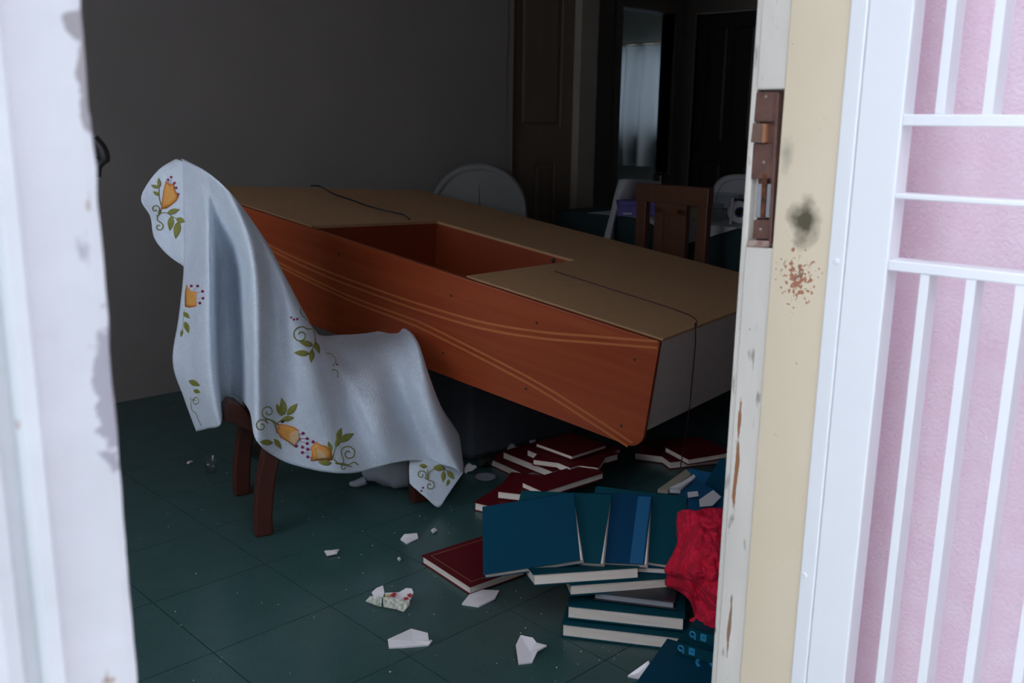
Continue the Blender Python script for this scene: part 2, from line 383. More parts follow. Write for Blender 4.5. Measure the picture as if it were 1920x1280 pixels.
# curtain (translucent)
mc = bpy.data.materials.new('sheer_white_curtain'); mc.use_nodes = True; nt = mc.node_tree; nt.nodes.remove(nt.nodes['Principled BSDF'])
df = nt.nodes.new('ShaderNodeBsdfDiffuse'); df.inputs[0].default_value = (.5, .52, .54, 1); tr = nt.nodes.new('ShaderNodeBsdfTranslucent'); tr.inputs[0].default_value = (.105, .125, .14, 1)
ms = nt.nodes.new('ShaderNodeMixShader'); ms.inputs[0].default_value = .45; nt.links.new(df.outputs[0], ms.inputs[1]); nt.links.new(tr.outputs[0], ms.inputs[2]); nt.links.new(ms.outputs[0], nt.nodes['Material Output'].inputs[0])
def curtain(ya, yb, zb, zt):
    rows = []
    for i in range(9):
        f = i/8; z = zb+(zt-zb)*f; r = []
        for j in range(91):
            g = j/90; y = ya+(yb-ya)*g
            d = .05*math.sin(g*44+1.6*math.sin(g*9))*(1-.35*f)+.03*math.sin(g*27+2*f)
            r.append((XR-.10+d, y+.01*math.sin(7*f+g*9), z))
        rows.append(r)
    return rows
tag(MB().grid(curtain(cy0-.30, cy1+.30, cz0-.35, cz1+.03)).build('curtain', mc, smooth=True), 'sheer white gathered curtain at the far room window', 'curtain')
rod = tag(MB().tube([(XR-.10, cy0-.4, cz1+.055), (XR-.10, cy1+.4, cz1+.055)], .012).build('curtain_rod', m_trimdark, smooth=True), 'curtain rod above the sheer white curtain', 'curtain rod')

# ---- front wall and doorway
ZL = 2.12
struct(MB().box((-2.6, .645, -.05), (.165, .76, 2.9)).build('wall_front_left', m_pink), 'pink exterior wall left of the doorway')
struct(MB().box((X0+.10, .625, -.05), (XH, .76, 2.9)).box((.165, .645, ZL+.06), (X0+.1, .76, 2.9)).build('wall_front_right', m_pink))
# left casing: chipped, with beads
def casing():
    cs = []; N = 110; xs_edge = .242
    prof = lambda z: [(.150, .648), (.150, .634), (.158, .628), (.167, .628), (.170, .634), (.178, .634), (.182, .622), (.190, .620), (.1935, .627), (.205, .628), (.22, .628), (.234, .627),
                      (xs_edge-.002+.0016*noise.noise(V((1, 2, z*9)))+.0022*noise.noise(V((7, 2, z*31))), .6275), (xs_edge+.0016*noise.noise(V((1, 2, z*9)))+.002*noise.noise(V((7, 5, z*27))), .632), (xs_edge, .70), (xs_edge-.004, .76)]
    rows = []
    for i in range(N+1):
        z = -.05+(ZL+.05)*i/N; rows.append([V((x, y, z)) for x, y in prof(z)])
    return MB().grid(rows)
m_left = m_white_old
add_mask_layer(m_left, (.33, .34, .39), noise_mask(26, .68, .74, (1.6, 1, .55)))
add_mask_layer(m_left, (.34, .34, .38), spot_mask((.238, .63, pl(175, 735, 1, .628).z), (.017, .05, .075), .30, .42, 70, 1.0, .7))
add_mask_layer(m_left, (.30, .29, .30), spot_mask((.240, .63, pl(152, 150, 1, .628).z), (.010, .05, .055), .30, .42, 60, 1.0, .7))
add_mask_layer(m_left, (.30, .29, .30), spot_mask((.236, .63, pl(130, 52, 1, .628).z), (.010, .05, .015), .30, .42, 60, 1.0, .7))
add_mask_layer(m_left, (.26, .13, .06), noise_mask(30, .70, .74, (1, 1, .6), offset=(4, 2, 9)))
struct(casing().build('trim_5', m_left, smooth=False), 'thick white chipped door casing at the left edge')
struct(MB().box((.165, .62, ZL), (X0+.1, .76, ZL+.06)).build('trim_6', m_white_old))
# right: wooden jamb with rebate
yj0, yj1 = pl(1437, 640, 0, X0).y, pl(1378, 640, 0, X0).y
ylk = yj1-.006
zlk1, zlk0 = pl(1430, 168, 0, X0).z, pl(1425, 463, 0, X0).z
jm = MB()
jm.box((X0, yj0, -.05), (X0+.1, ylk, zlk0)); jm.box((X0, yj0, zlk1), (X0+.1, ylk, ZL)); jm.box((X0+.016, yj0, zlk0), (X0+.1, ylk, zlk1))
jm.box((X0+.0035, ylk, -.05), (X0+.1, yj1+.004, ZL))
for mth in (((0, 0, 0), 0),):
    add_mask_layer(m_jamb, (.33, .145, .065), spot_mask((X0, pl(1380, 860, 0, X0).y-.002, pl(1380, 860, 0, X0).z), (.05, .0058, .12), .42, .52, 55, 1.0, .9, (1, 1, .35)))
    add_mask_layer(m_jamb, (.30, .18, .12), spot_mask((X0, pl(1366, 1170, 0, X0).y-.002, pl(1366, 1170, 0, X0).z), (.05, .006, .10), .46, .58, 55, 1.0, .9, (1, 1, .3)))
    add_mask_layer(m_jamb, (.30, .27, .23), noise_mask(70, .62, .72, (1, 1, .25)))
    add_mask_layer(m_jamb, (.15, .10, .07), noise_mask(150, .72, .76, (1, 1, 1), offset=(2, 5, 1)))
struct(jm.build('trim_7', m_jamb, bevel=.0025), 'worn white wooden door jamb holding the rusty strike plate')
# beige reveal
yb0 = pl(1545, 640, 0, X0).y
def gz(u, v): q = pl(u, v, 0, X0-.004); return (X0, q.y, q.z)
add_mask_layer(m_beige, (.10, .085, .05), spot_mask(gz(1508, 415), (.05, .030, .042), .10, .80, 45, 1.1, .6))
add_mask_layer(m_beige, (.40, .17, .095), spot_mask(gz(1493, 522), (.07, .052, .062), .52, .57, 170, .72, 1.0))
add_mask_layer(m_beige, (.15, .12, .09), spot_mask(gz(1500, 515), (.05, .034, .05), .72, .78, 230, .75, 1.0, (1, 1.3, 1)))
add_mask_layer(m_beige, (.36, .32, .24), spot_mask(gz(1475, 285), (.03, .016, .04), .2, 1.0, 40, .7, .5))
add_mask_layer(m_beige, (.33, .30, .22), noise_mask(120, .72, .76))
struct(MB().box((X0-.004, yb0, -.05), (X0+.1, yj0, ZL)).build('wall_reveal', m_beige, bevel=.002), 'beige painted door reveal with soot and rust stains')
# inner side wall of the doorway closes to room
struct(MB().box((X0+.1, .76, 0), (X0+.16, .80, ZL)).build('wall_reveal_inner', m_wall))
# pink wing wall behind the gate
struct(MB().box((X0+.20, -3.2, -.05), (X0+.30, .63, 2.9)).build('wall_exterior', m_pink), 'pink sponge-textured outside wall behind the white gate')
struct(MB().box((-8, -8, -.12), (X0+.2, .70, -.05)).build('ground_outside', mat('pale_concrete', (.42, .41, .39), .8, (.48, .47, .45), 3, 1, .1, 40)))

struct(MB().box((-8, -3.4, -.05), (X0+.13, -3.2, 4.2)).build('wall_light_blocker', mat('grey_render', (.16, .155, .15), .9, (.24, .23, .22), 4)))  # unseen wall added to cut low daylight entering through the doorway

# ---- strike plate in the jamb (mortise lock keeper)
def jp(u, v, x=X0): q = pl(u, v, 0, x); return V((x, q.y, q.z))
strike = thing('strike_plate', 'rusty brown lock strike plate set into the white door jamb', 'lock plate', jp(1430, 320))
SO = strike.location
def sp(name, quad_px, xa, xb, m, bevel=.0008):
    P = [jp(u, v) for u, v in quad_px]
    pts = [V((xa, p.y, p.z))-SO for p in P]+[V((xb, p.y, p.z))-SO for p in P]
    return MB().hexa(pts).build(name, m, strike, bevel=bevel)
ib, it = X0+.0145, X0+.003
sp('recess_back', [(1409, 460), (1443, 460), (1461, 170), (1419, 170)], ib+.001, ib-.003, m_rust)
sp('upper_plate', [(1411, 228), (1452, 228), (1456, 172), (1416, 172)], ib-.002, it, m_rust)
sp('latch_bar', [(1406, 266), (1425, 268), (1428, 232), (1410, 230)], ib-.002, it-.001, mat('lighter_rust_plate', (.17, .10, .075), .55, (.20, .12, .09), 30))
sp('latch_edge', [(1427, 268), (1434, 268), (1436, 232), (1429, 232)], ib-.002, it-.003, m_rust_light)
sp('middle_plate', [(1406, 335), (1446, 335), (1450, 270), (1410, 270)], ib-.002, it, m_rust)
sp('side_rail', [(1440, 456), (1446, 456), (1461, 174), (1455, 174)], ib-.002, X0-.001, m_rust)
sp('bolt_slot_shadow', [(1424, 410), (1432, 410), (1436, 325), (1427, 325)], ib-.003, it-.0008, mat('dark_rust_slot', (.03, .012, .008), .8, (.22, .07, .02), 60, .7))
sp('bolt_plate', [(1413, 408), (1423, 408), (1426, 345), (1417, 345)], ib-.003, it-.0005, mat('dull_grey_metal', (.25, .25, .27), .4, (.33, .32, .33), 20))
sp('bolt_plate', [(1433, 408), (1440, 408), (1444, 345), (1437, 345)], ib-.003, it-.0005, MATS['dull_grey_metal'])
sp('lower_plate', [(1408, 448), (1440, 448), (1443, 412), (1411, 412)], ib-.002, it, m_rust)
sp('bottom_lip', [(1400, 462), (1442, 463), (1443, 452), (1402, 450)], ib-.002, X0-.0015, mat('red_rust_lip', (.22, .07, .05), .6, (.5, .42, .36), 60, .7))
for (u, v) in ((1434, 181), (1430, 304), (1424, 430)):
    q = jp(u, v)-SO; Mx = Matrix.Translation(V((it-X0-.0006, q.y, q.z))) @ Matrix.Rotation(-math.pi/2, 4, 'Y')
    MB().lathe([(0, .0006), (.0016, .0006), (.0022, -.001)], 10, Mx).build('screw', mat('pale_screw', (.34, .25, .22), .5), strike)

# ---- white metal gate, open outwards, in line with the reveal
GA = math.radians(3.0)
GO = V((X0-.006, yb0-.022, 0)); g = V((math.sin(GA), -math.cos(GA), 0)); gn = V((math.cos(GA), math.sin(GA), 0))
gfr = MB().box((X0-.008, yb0-.022, -.05), (X0+.05, yb0+.001, ZL)).build('trim_8', m_gate, bevel=.002)
struct(gfr, 'fixed white metal gate frame strip beside the beige reveal')
GM = frame(GO, g, gn, V((0, 0, 1)))
gate = thing('gate', 'white metal bar gate standing open against the pink wall', 'gate', GM)
def gp(u, v):
    q = onplane(u, v, GO, gn)-GO; return q.dot(g), q.z
sa, sb = gp(1575.3, 640)[0], gp(1649, 640)[0]
GW = .86
MB().box((sa-.0035, 0, .06), (sb, .038, 2.06)).build('stile', m_gate, gate, bevel=.0025)
MB().box((GW-.05, 0, .06), (GW, .030, 2.06)).build('stile', m_gate, gate, bevel=.0025)
def grail(v0, v1, u=1700, d0=.001, d1=.037):
    z1, z0 = gp(u, v0)[1], gp(u, v1)[1]
    MB().box((sb, d0, z0), (GW-.05, d1, z1)).build('rail', m_gate, gate, bevel=.0015); return z0, z1
r1 = grail(214, 236); r2 = grail(364, 374); r3 = grail(491, 511)
MB().box((sb, .001, .06), (GW-.05, .029, .085)).build('rail', m_gate, gate); MB().box((sb, .001, 2.035), (GW-.05, .029, 2.06)).build('rail', m_gate, gate)
lo = [gp(1710, 640)[0], gp(1792, 640)[0], gp(1890, 640)[0]]
pit = (lo[2]-lo[0])/2; bw = .0115
bar_me = None
def gbars(t0, pitch, za, zb):
    me = None; t = t0
    while t < GW-.06:
        if me is None:
            o = MB().box((0, .002, za), (bw, .036, zb)).build('bar', m_gate, gate, bevel=.001); me = o.data
        else:
            o = bpy.data.objects.new('bar', me); COL.objects.link(o); o.parent = gate
        o.location = (t, 0, 0); t += pitch
gbars(lo[0], pit, .085, r3[0])
hi = [gp(1762, 108)[0], gp(1853, 108)[0]]
gbars(hi[0], hi[1]-hi[0], r1[1], 2.035)
for v in (490, 1078):
    q = pl(1568 if v == 490 else 1508, v, 0, X0-.008); Mx = Matrix.Translation(q) @ Matrix.Rotation(-math.pi/2, 4, 'Y')
    MB().lathe([(0, .0015), (.0035, .0012), (.0045, 0)], 12, Mx).build('screw', m_gate, gfr)

# ---- entrance door leaf folded back inside, only its lever shows past the casing
DA = math.radians(21.0); dd = V((math.sin(DA), math.cos(DA), 0)); dn = V((math.cos(DA), -math.sin(DA), 0))
DM = frame(V((.256, .79, 0)), dd, -dn, V((0, 0, 1)))
ent = panel_door('door_3', .88, 2.05, m_white_old, [(.12, .76, 1.2, 1.95), (.12, .76, .15, 1.0)])
ent.matrix_world = DM; struct(ent, 'white entrance door folded back inside behind the left casing')
hz_ = pl(178, 290, 1, 1.56).z
lev = MB()
lev.tube([(.815, 0, hz_+.02), (.815, -.010, hz_+.02)], .022, 14); lev.tube([(.815, -.008, hz_+.018), (.815, -.03, hz_+.018), (.815, -.044, hz_+.012)], [.011, .011, .014], 10)
lev.tube(spline([(.815, -.040, hz_+.022), (.815, -.050, hz_+.008), (.813, -.052, hz_-.006), (.811, -.044, hz_-.016), (.811, -.041, hz_-.032)], 4), [.014]*9+[.010]*8, 10)
lev.build('door_handle', m_dark, ent, smooth=True)

# ================================================================= WARDROBE (overturned cabinet)
def vtx(u, v, P):   # keep distance of fitted corner, but on this sight line
    dep = (V(P)-CP).dot(fw); return at(u, v, dep)
NR, FR, NL, FL = vtx(1238, 637, (2.066, 1.527, .574)), vtx(1497, 539, (3.471, 1.931, .499)), vtx(338, 347, (1.577, 3.285, .903)), vtx(790, 357, (2.982, 3.69, .828))
cdir = V((-.098, .157, -.983)); cc = V((-.012, .181, -.983)).normalized()
bNR, bFR, bNL, bFL = NR+cdir*.283, FR+cdir*.345, NL+cdir*.31-(NL-NR).normalized()*.14, FL+cdir*.31
def tri(s, t, r):   # s: right->left, t: near->far, r: top->bottom
    a = NR.lerp(NL, s).lerp(FR.lerp(FL, s), t); b = bNR.lerp(bNL, s).lerp(bFR.lerp(bFL, s), t)
    return a.lerp(b, r)
ward = thing('wardrobe', 'overturned orange wood cabinet with brown hardboard back facing up', 'cabinet', tri(.5, .5, 1))
WO = ward.location.copy()
def wslab(name, s0, s1, t0, t1, r0, r1, m):
    P = [tri(s0, t0, r1), tri(s1, t0, r1), tri(s1, t1, r1), tri(s0, t1, r1), tri(s0, t0, r0), tri(s1, t0, r0), tri(s1, t1, r0), tri(s0, t1, r0)]
    return MB().hexa([p-WO for p in P]).build(name, m, ward)
def st_of(u, v):   # top-face params of a pixel
    n = (NL-NR).cross(FR-NR).normalized(); q = onplane(u, v, NR, n)-NR
    a = NL-NR; b = FR-NR; A = Matrix(((a.dot(a), a.dot(b)), (a.dot(b), b.dot(b)))); s = A.inverted() @ V((q.dot(a), q.dot(b))); return s.x, s.y
sL = (st_of(577, 418)[0]+st_of(832, 413)[0])/2; sR = (st_of(870, 511)[0]+st_of(1093, 488)[0])/2; tF = (st_of(832, 413)[1]+st_of(1093, 488)[1])/2
tn = .014
wslab('back_board', 0, sR, tn, 1, 0, .03, m_hard); wslab('back_board', sL, 1, tn, 1, 0, .03, m_hard); wslab('back_board', sR, sL, tF, 1, 0, .03, m_hard)
wslab('end_panel', 0, .012, tn, 1, .03, 1, m_side); wslab('end_panel', .985, 1, tn, 1, .03, 1, m_side)
wslab('far_panel', 0.012, .985, .985, 1, .03, 1, m_side)
wslab('underside', .012, .985, tn, .985, .95, 1, m_side)
wslab('compartment_wall', sL, sL+.012, tn, tF, .03, .95, m_orange_in); wslab('compartment_wall', sR, sL, tF, tF+.014, .03, .95, m_orange_in); wslab('compartment_wall', sR-.012, sR, tn, tF, .03, .95, m_orange_in)
def wpt(u, v, r=0.0):
    n = (NL-NR).cross(FR-NR).normalized(); return onplane(u, v, NR, n)
# front panel
pn = (NL-NR).cross(cc).normalized()
if pn.dot(fw) > 0: pn = -pn
pa = (NL-NR).normalized(); pd = (cc-pa*cc.dot(pa)).normalized()
PO = NR-pa*.004
PM = frame(PO, pa, -pn if False else pd, pa.cross(pd))
PL_, PD_ = (NL-NR).length-.12, .345
def ppx(u, v):
    q = onplane(u, v, PO, pn)-PO; return q.dot(pa), q.dot(pd)
poly = [(0, .002)]
sk = ppx(1205, 838); 
e0 = ppx(1216, 795); e1 = ppx(1140, 818)
PD_ = (ppx(1100, 801)[1]+ppx(900, 727)[1])/2
rad = .045; off0 = ppx(1216, 790)[0]
for i in range(9):
    a = math.pi/2*i/8; poly.append((off0+rad-rad*math.cos(a), PD_-rad+rad*math.sin(a)))
for i in range(9):
    a = math.pi/2*i/8; poly.append((PL_-rad+rad*math.sin(a), PD_-rad+rad*math.cos(a)))
poly += [(PL_, 0)]
fp = MB(); out = pn
P3 = [PO+pa*x+pd*y for x, y in poly]
fpM = frame(PO, pa, pd, pa.cross(pd))
iM = fpM.inverted()
fpo = MB().prism([iM @ (p-out*.006) for p in P3], iM.to_3x3() @ (out*.018)).build('front_panel', m_orange, ward, bevel=.0015)
fpo.matrix_parent_inverse = Matrix(); fpo.matrix_local = Matrix.Translation(-WO) @ fpM
out_l = iM.to_3x3() @ out
def ribbon(px, wid, lift=.0125):
    pts = spline([V((*ppx(u, v), 0)) for u, v in px], 8); mb = MB(); rows = []
    for i, p in enumerate(pts):
        t = (pts[min(i+1, len(pts)-1)]-pts[max(i-1, 0)]).normalized(); n = V((-t.y, t.x, 0))
        rows.append([p-n*wid/2+out_l*lift, p+n*wid/2+out_l*lift, ])
    return mb.grid(rows)
A1 = [(470, 432), (521, 464), (615, 506), (727, 547), (800, 571), (908, 602), (1016, 620), (1123, 629), (1236, 638)]
A2 = [(470, 439), (521, 472), (615, 516), (727, 558), (800, 583), (908, 614), (1016, 632), (1123, 641), (1235, 650)]
B1 = [(470, 456), (532, 493), (652, 550), (765, 592), (800, 606), (908, 660), (1016, 717), (1123, 784), (1189, 828)]
B2 = [(470, 463), (532, 500), (652, 558), (765, 602), (800, 617), (908, 671), (1016, 729), (1123, 797), (1180, 834)]
for q in (A1, A2, B1, B2):
    ribbon(q, .0072).build('inlay_stripe', m_stripe, fpo)
for u, v in ((850, 553), (1010, 604), (1193, 672), (835, 660), (990, 727), (1168, 796), (640, 475)):
    x, y = ppx(u, v); Mx = Matrix.Translation(V((x, y, 0))+out_l*.012)
    if out_l.z < 0: Mx = Mx @ Matrix.Rotation(math.pi, 4, 'X')
    MB().lathe([(0, .0008), (.0035, .0006), (.0042, 0)], 10, Mx).build('screw_hole', m_dark, fpo)
# little knob at the compartment corner
q = wpt(1037, 490)
MB().lathe([(0, .012), (.006, .010), (.007, .003), (.004, -.004)], 12, Matrix.Translation(q-WO)).build('screw_hole', m_dark, ward)
# cords
kc = tag(MB().tube([p+V((0, 0, .004)) for p in spline([wpt(*a) for a in ((583, 350), (600, 351), (625, 365), (660, 377), (690, 388), (725, 397), (755, 404), (768, 413))], 5)], .0032, 6).build('power_cord', m_dark, smooth=True), 'black wavy cord lying on top of the overturned cabinet', 'cord')
edge = [wpt(1040, 510)+V((0, 0, .003)), wpt(1150, 545)+V((0, 0, .003)), wpt(1290, 591)+V((0, 0, .003))]
pe = tri(0, st_of(1302, 597)[1], 0)-pa*.008
dpt = (pe-CP).dot(fw)
en = (FR-NR).cross(bNR-NR).normalized()
if en.dot(pa) > 0: en = -en
eP = NR+en*.006
_u = lambda q: 960+F_PX*(q-CP).dot(rt)/(q-CP).dot(fw)
t_c = min((i/200 for i in range(201)), key=lambda t: abs(_u(tri(0, t, 0))-1303))
tail = [tri(0, t_c, 0)+en*.003+V((0, 0, .003)), onplane(1303, 606, eP, en), onplane(1304, 640, eP, en), onplane(1297, 720, eP, en), onplane(1291, 775, eP, en), at(1275, 880, dpt-.1), at(1256, 960, dpt-.2), at(1228, 1020, dpt-.28), at(1214, 1042, dpt-.33), at(1211, 1062, dpt-.36)]
tag(MB().tube(spline(edge+tail, 5), .0016, 6).build('thin_cord', mat('dark_maroon_cord', (.05, .012, .02), .6), smooth=True), 'thin dark cord running over the cabinet and down to the blue books', 'cord')
# dark box propping the cabinet
bx0 = fl(880, 866)
prop = thing('storage_box', 'slate grey box under the overturned cabinet beside the maroon books', 'box', (bx0.x, bx0.y, 0))
MB().box((0, 0, .0), (.62, .70, .30)).build('body', m_slate, prop, bevel=.02)
MB().box((-.008, -.008, .29), (.628, .708, .33)).build('lid', m_slate, prop, bevel=.012)
prop.rotation_euler = (0, 0, math.radians(-4))

# ================================================================= DRAPED CHAIR
P0 = V((1.264, 2.279, 0)); cf = V((.948, -.319, 0)).normalized(); crr = V((.319, .948, 0)).normalized(); cn = -crr
chair = thing('draped_chair', 'dark wood side chair under the embroidered white tablecloth', 'chair', frame(P0, cf, crr, V((0, 0, 1))))
def leg(s, wv, prof, r0=.025, r1=.026, name='leg'):
    rows = []
    for ds, z in prof:
        h = r0+(r1-r0)*z/.35; rows.append([V((s+ds-h, wv-h*.85, z)), V((s+ds+h, wv-h*.85, z)), V((s+ds+h, wv+h*.85, z)), V((s+ds-h, wv+h*.85, z))])
    m = MB(); i0 = 0
    for r in rows: m.v += r
    for k in range(len(rows)-1):
        for q_ in range(4): m.f.append((k*4+q_, k*4+(q_+1) % 4, k*4+4+(q_+1) % 4, k*4+4+q_))
    m.f += [(3, 2, 1, 0), tuple(len(m.v)-4+q_ for q_ in range(4))]
    return m.build(name, m_legwood, chair, bevel=.006)
sab = [(0.0, 0), (.000, .05), (.004, .10), (.012, .16), (.026, .22), (.042, .28), (.058, .34)]
leg(-.005, .0, sab); leg(-.005, .33, sab)
frn = [(0.0, 0), (.0, .1), (-.012, .2), (-.03, .255)]
leg(.480, .055, frn); leg(.475, .33, frn)
MB().box((.04, .0, .275), (.08, .34, .335)).build('seat_rail', m_legwood, chair, bevel=.006)
MB().box((.05, .055, .28), (.48, .08, .34)).build('seat_rail', m_legwood, chair, bevel=.006); MB().box((.05, .32, .28), (.49, .345, .34)).build('seat_rail', m_legwood, chair, bevel=.006); MB().box((.45, .06, .28), (.48, .33, .34)).build('seat_rail', m_legwood, chair, bevel=.006)
MB().box((.06, .10, .33), (.45, .33, .415)).build('seat', m_uph, chair, bevel=.03)
bk = MB(); rows = []
for i in range(13):
    z = .33+.62*i/12; hw = .15 if z < .85 else .15*math.sqrt(max(0.05, 1-((z-.85)/.115)**2)); s = .04-.10*max(0, (z-.68)/.27)**1.5
    rows.append((s, hw, z))
for s, hw, z in rows: bk.v += [V((s-.012, .18-hw*.8, z)), V((s+.018, .18-hw*.8, z)), V((s+.018, .18+hw, z)), V((s-.012, .18+hw, z))]
for k in range(12):
    for q_ in range(4): bk.f.append((k*4+q_, k*4+(q_+1) % 4, k*4+4+(q_+1) % 4, k*4+4+q_))
bk.f += [(3, 2, 1, 0), tuple(48+q_ for q_ in range(4))]
bk.build('backrest', m_uph, chair, bevel=.01)
# curved wooden lower back rim that shows below the cloth arch
def np_(u, v, off): return onplane(u, v, P0+cn*off, cn)
rim = [np_(u, v, -.10)-P0 for u, v in ((420, 790), (420, 765), (430, 752), (445, 755), (462, 770), (476, 790), (478, 812), (440, 796))]
cM = frame(P0, cf, crr, V((0, 0, 1))).inverted()
MB().prism([cM.to_3x3() @ p for p in rim], cM.to_3x3() @ (crr*.06)).build('seat_back_rim', m_legwood, chair, bevel=.004)

# ---- the tablecloth
C = [
 [(343,303,-.29),(345,380,-.29),(345,497,-.29),(336,590,-.29),(324,678,-.28),(345,745,-.27),(368,808,-.26)],
 [(352,305,-.24),(362,390,-.225),(364,497,-.21),(360,590,-.20),(356,678,-.20),(370,745,-.19),(390,803,-.18)],
 [(375,315,-.12),(388,400,-.10),(393,500,-.075),(394,590,-.07),(397,680,-.07),(404,742,-.07),(414,794,-.07)],
 [(393,326,-.05),(406,410,-.12),(410,500,-.22),(411,590,-.25),(413,670,-.25),(416,712,-.25),(419,748,-.25)],
 [(408,338,-.01),(427,420,-.08),(437,500,-.20),(441,590,-.24),(444,660,-.24),(445,705,-.24),(442,741,-.24)],
 [(421,350,.005),(446,425,.0),(458,500,-.03),(462,590,-.04),(465,670,-.04),(467,725,-.035),(468,770,-.03)],
 [(436,366,.01),(466,440,.035),(478,510,.06),(482,600,.075),(482,690,.075),(482,760,.07),(481,826,.065)],
 [(455,390,.0),(497,470,.005),(514,545,.0),(520,630,.0),(522,715,.005),(523,790,.02),(527,862,.03)],
 [(480,425,-.01),(525,510,0),(545,580,.02),(556,655,.04),(565,735,.045),(572,810,.045),(585,880,.04)],
 [(510,472,-.03),(550,550,-.02),(575,615,-.005),(588,680,.01),(600,750,.015),(615,820,.02),(632,887,.02)],
 [(545,540,-.06),(580,605,-.055),(605,660,-.04),(620,715,-.025),(634,775,-.01),(650,830,.0),(672,885,.0)],
 [(575,597,-.11),(610,650,-.10),(633,690,-.075),(652,735,-.055),(670,785,-.035),(688,835,-.02),(708,876,-.015)],
 [(615,648,-.17),(643,672,-.14),(662,705,-.07),(680,750,-.02),(697,795,.01),(715,838,.015),(740,867,.01)],
 [(655,640,-.26),(680,660,-.16),(700,705,-.07),(716,750,-.025),(732,795,.0),(752,834,.0),(775,863,.0)],
 [(695,631,-.31),(722,655,-.17),(745,705,-.10),(764,755,-.08),(780,800,-.06),(797,838,-.04),(812,867,-.02)],
 [(740,624,-.29),(760,650,-.14),(780,705,-.04),(798,755,-.005),(815,800,.01),(832,842,.015),(848,876,.02)],
 [(770,624,-.2),(784,645,-.1),(802,700,-.06),(820,750,-.05),(838,795,-.04),(853,840,-.03),(868,882,-.01)],
 [(778,632,-.3),(787,660,-.28),(803,712,-.27),(820,752,-.27),(845,790,-.26),(859,812,-.26),(863,828,-.26)]]
KU, KV = 7, 8
for ci in range(9, 17):
    C[ci] = [(u, v, o+(.0, .0, .02, .03, .035, .035, .035)[k]) for k, (u, v, o) in enumerate(C[ci])]
ctrl = [[np_(*p) for p in c] for c in C]
main = patch(ctrl, KU, KV)
cl = MB(); uvs = []
def add_patch(rows, uo=0, vo=0, du=.035, dv=.09):
    cl.grid(rows)
    # arc-length style parametrisation
    m_ = len(rows[0]); acc = [[0]*m_ for _ in rows]; U = [[0]*m_ for _ in rows]
    for a in range(len(rows)):
        for b in range(m_):
            if a: acc[a][b] = acc[a-1][b]+(rows[a][b]-rows[a-1][b]).length
            if b: U[a][b] = U[a][b-1]+(rows[a][b]-rows[a][b-1]).length
    mid = len(rows)//2
    for a in range(len(rows)):
        for b in range(m_): uvs.append((uo+U[mid][b], vo+acc[a][b]))
for r_i, row in enumerate(main):
    for c_i, p in enumerate(row):
        f = r_i/len(main)
        p += cn*(.0035*f*noise.noise(V((p.x*14, p.y*14, p.z*6)))+.0012*noise.noise(p*45))
add_patch(main)
# left lobe hanging behind the back
LB = [[(330,298,-.34),(298,318,-.35),(272,352,-.35),(265,377,-.35),(282,406,-.35),(289,445,-.35),(312,475,-.34),(343,498,-.30)],
      [(334,299,-.325),(315,320,-.33),(300,352,-.335),(298,380,-.34),(306,410,-.34),(312,445,-.335),(326,478,-.32),(344,499,-.30)],
      [(339,301,-.30),(332,325,-.305),(326,355,-.31),(324,385,-.315),(327,415,-.315),(330,450,-.31),(336,480,-.305),(345,500,-.295)],
      [(344,303,-.288),(346,328,-.288),(346.5,357,-.289),(346.5,388,-.289),(346.5,418,-.289),(346.5,453,-.289),(346.5,483,-.289),(346,501,-.289)]]
add_patch(patch([[np_(*p) for p in c] for c in LB], 5, 5), 1.0, 0)
# corner flap folded under at the front
FP = [[(768,852,.01),(767,882,.02),(768,906,.03)], [(780,856,.018),(779,890,.03),(781,918,.04)], [(798,860,.02),(798,900,.04),(799,933,.055)], [(822,865,.02),(822,910,.045),(822,951,.065)],
      [(834,868,.02),(836,902,.04),(838,930,.055)], [(852,874,.02),(853,890,.03),(855,905,.04)], [(867,880,.02),(868,882,.022),(869,885,.024)]]
add_patch(patch([[np_(*p) for p in c] for c in FP], 4, 5), 0, 1.5)
# top and far side: over the back and seat, hanging behind
top_rows = []
for c in ctrl:
    X = c[0]; o = -(X-P0).dot(crr); base = X-cn*(-o) if False else X
    d = (X-P0).dot(crr)
    w2 = max(d, .345); q1 = X+crr*(w2-d); 
    top_rows.append([X, X.lerp(q1, .5)+V((0, 0, .004)), q1, q1+crr*.015+V((0, 0, -.06)), V((q1.x, q1.y, 0))+crr*.02+V((0, 0, max(.20, q1.z*.55))), V((q1.x, q1.y, 0))+crr*.02+V((0, 0, max(.12, q1.z*.28)))])
add_patch(patch(top_rows, KU, 4), 2.5, 0)
clo = cl.build('tablecloth', m_cloth, smooth=True, fix=False)
uvl = clo.data.uv_layers.new(name='UVMap')
for lp in clo.data.loops: uvl.data[lp.index].uv = uvs[lp.vertex_index]
bmw = bmesh.new(); bmw.from_mesh(clo.data); bmesh.ops.remove_doubles(bmw, verts=bmw.verts, dist=.0006); bmesh.ops.recalc_face_normals(bmw, faces=bmw.faces); bmw.to_mesh(clo.data); bmw.free()
sm = clo.modifiers.new('solid', 'SOLIDIFY'); sm.thickness = .0018; sm.offset = 0
tag(clo, 'white tablecloth embroidered with orange tulips and green vines draped over the chair', 'tablecloth')
bmw = bmesh.new(); bmw.from_mesh(clo.data); BV = BVHTree.FromBMesh(bmw)
def onc(u, v, lift=.0022):
    d = ray(u, v); h = BV.ray_cast(CP, d.normalized())
    if h[0] is None: return None
    return h[0]-d.normalized()*lift
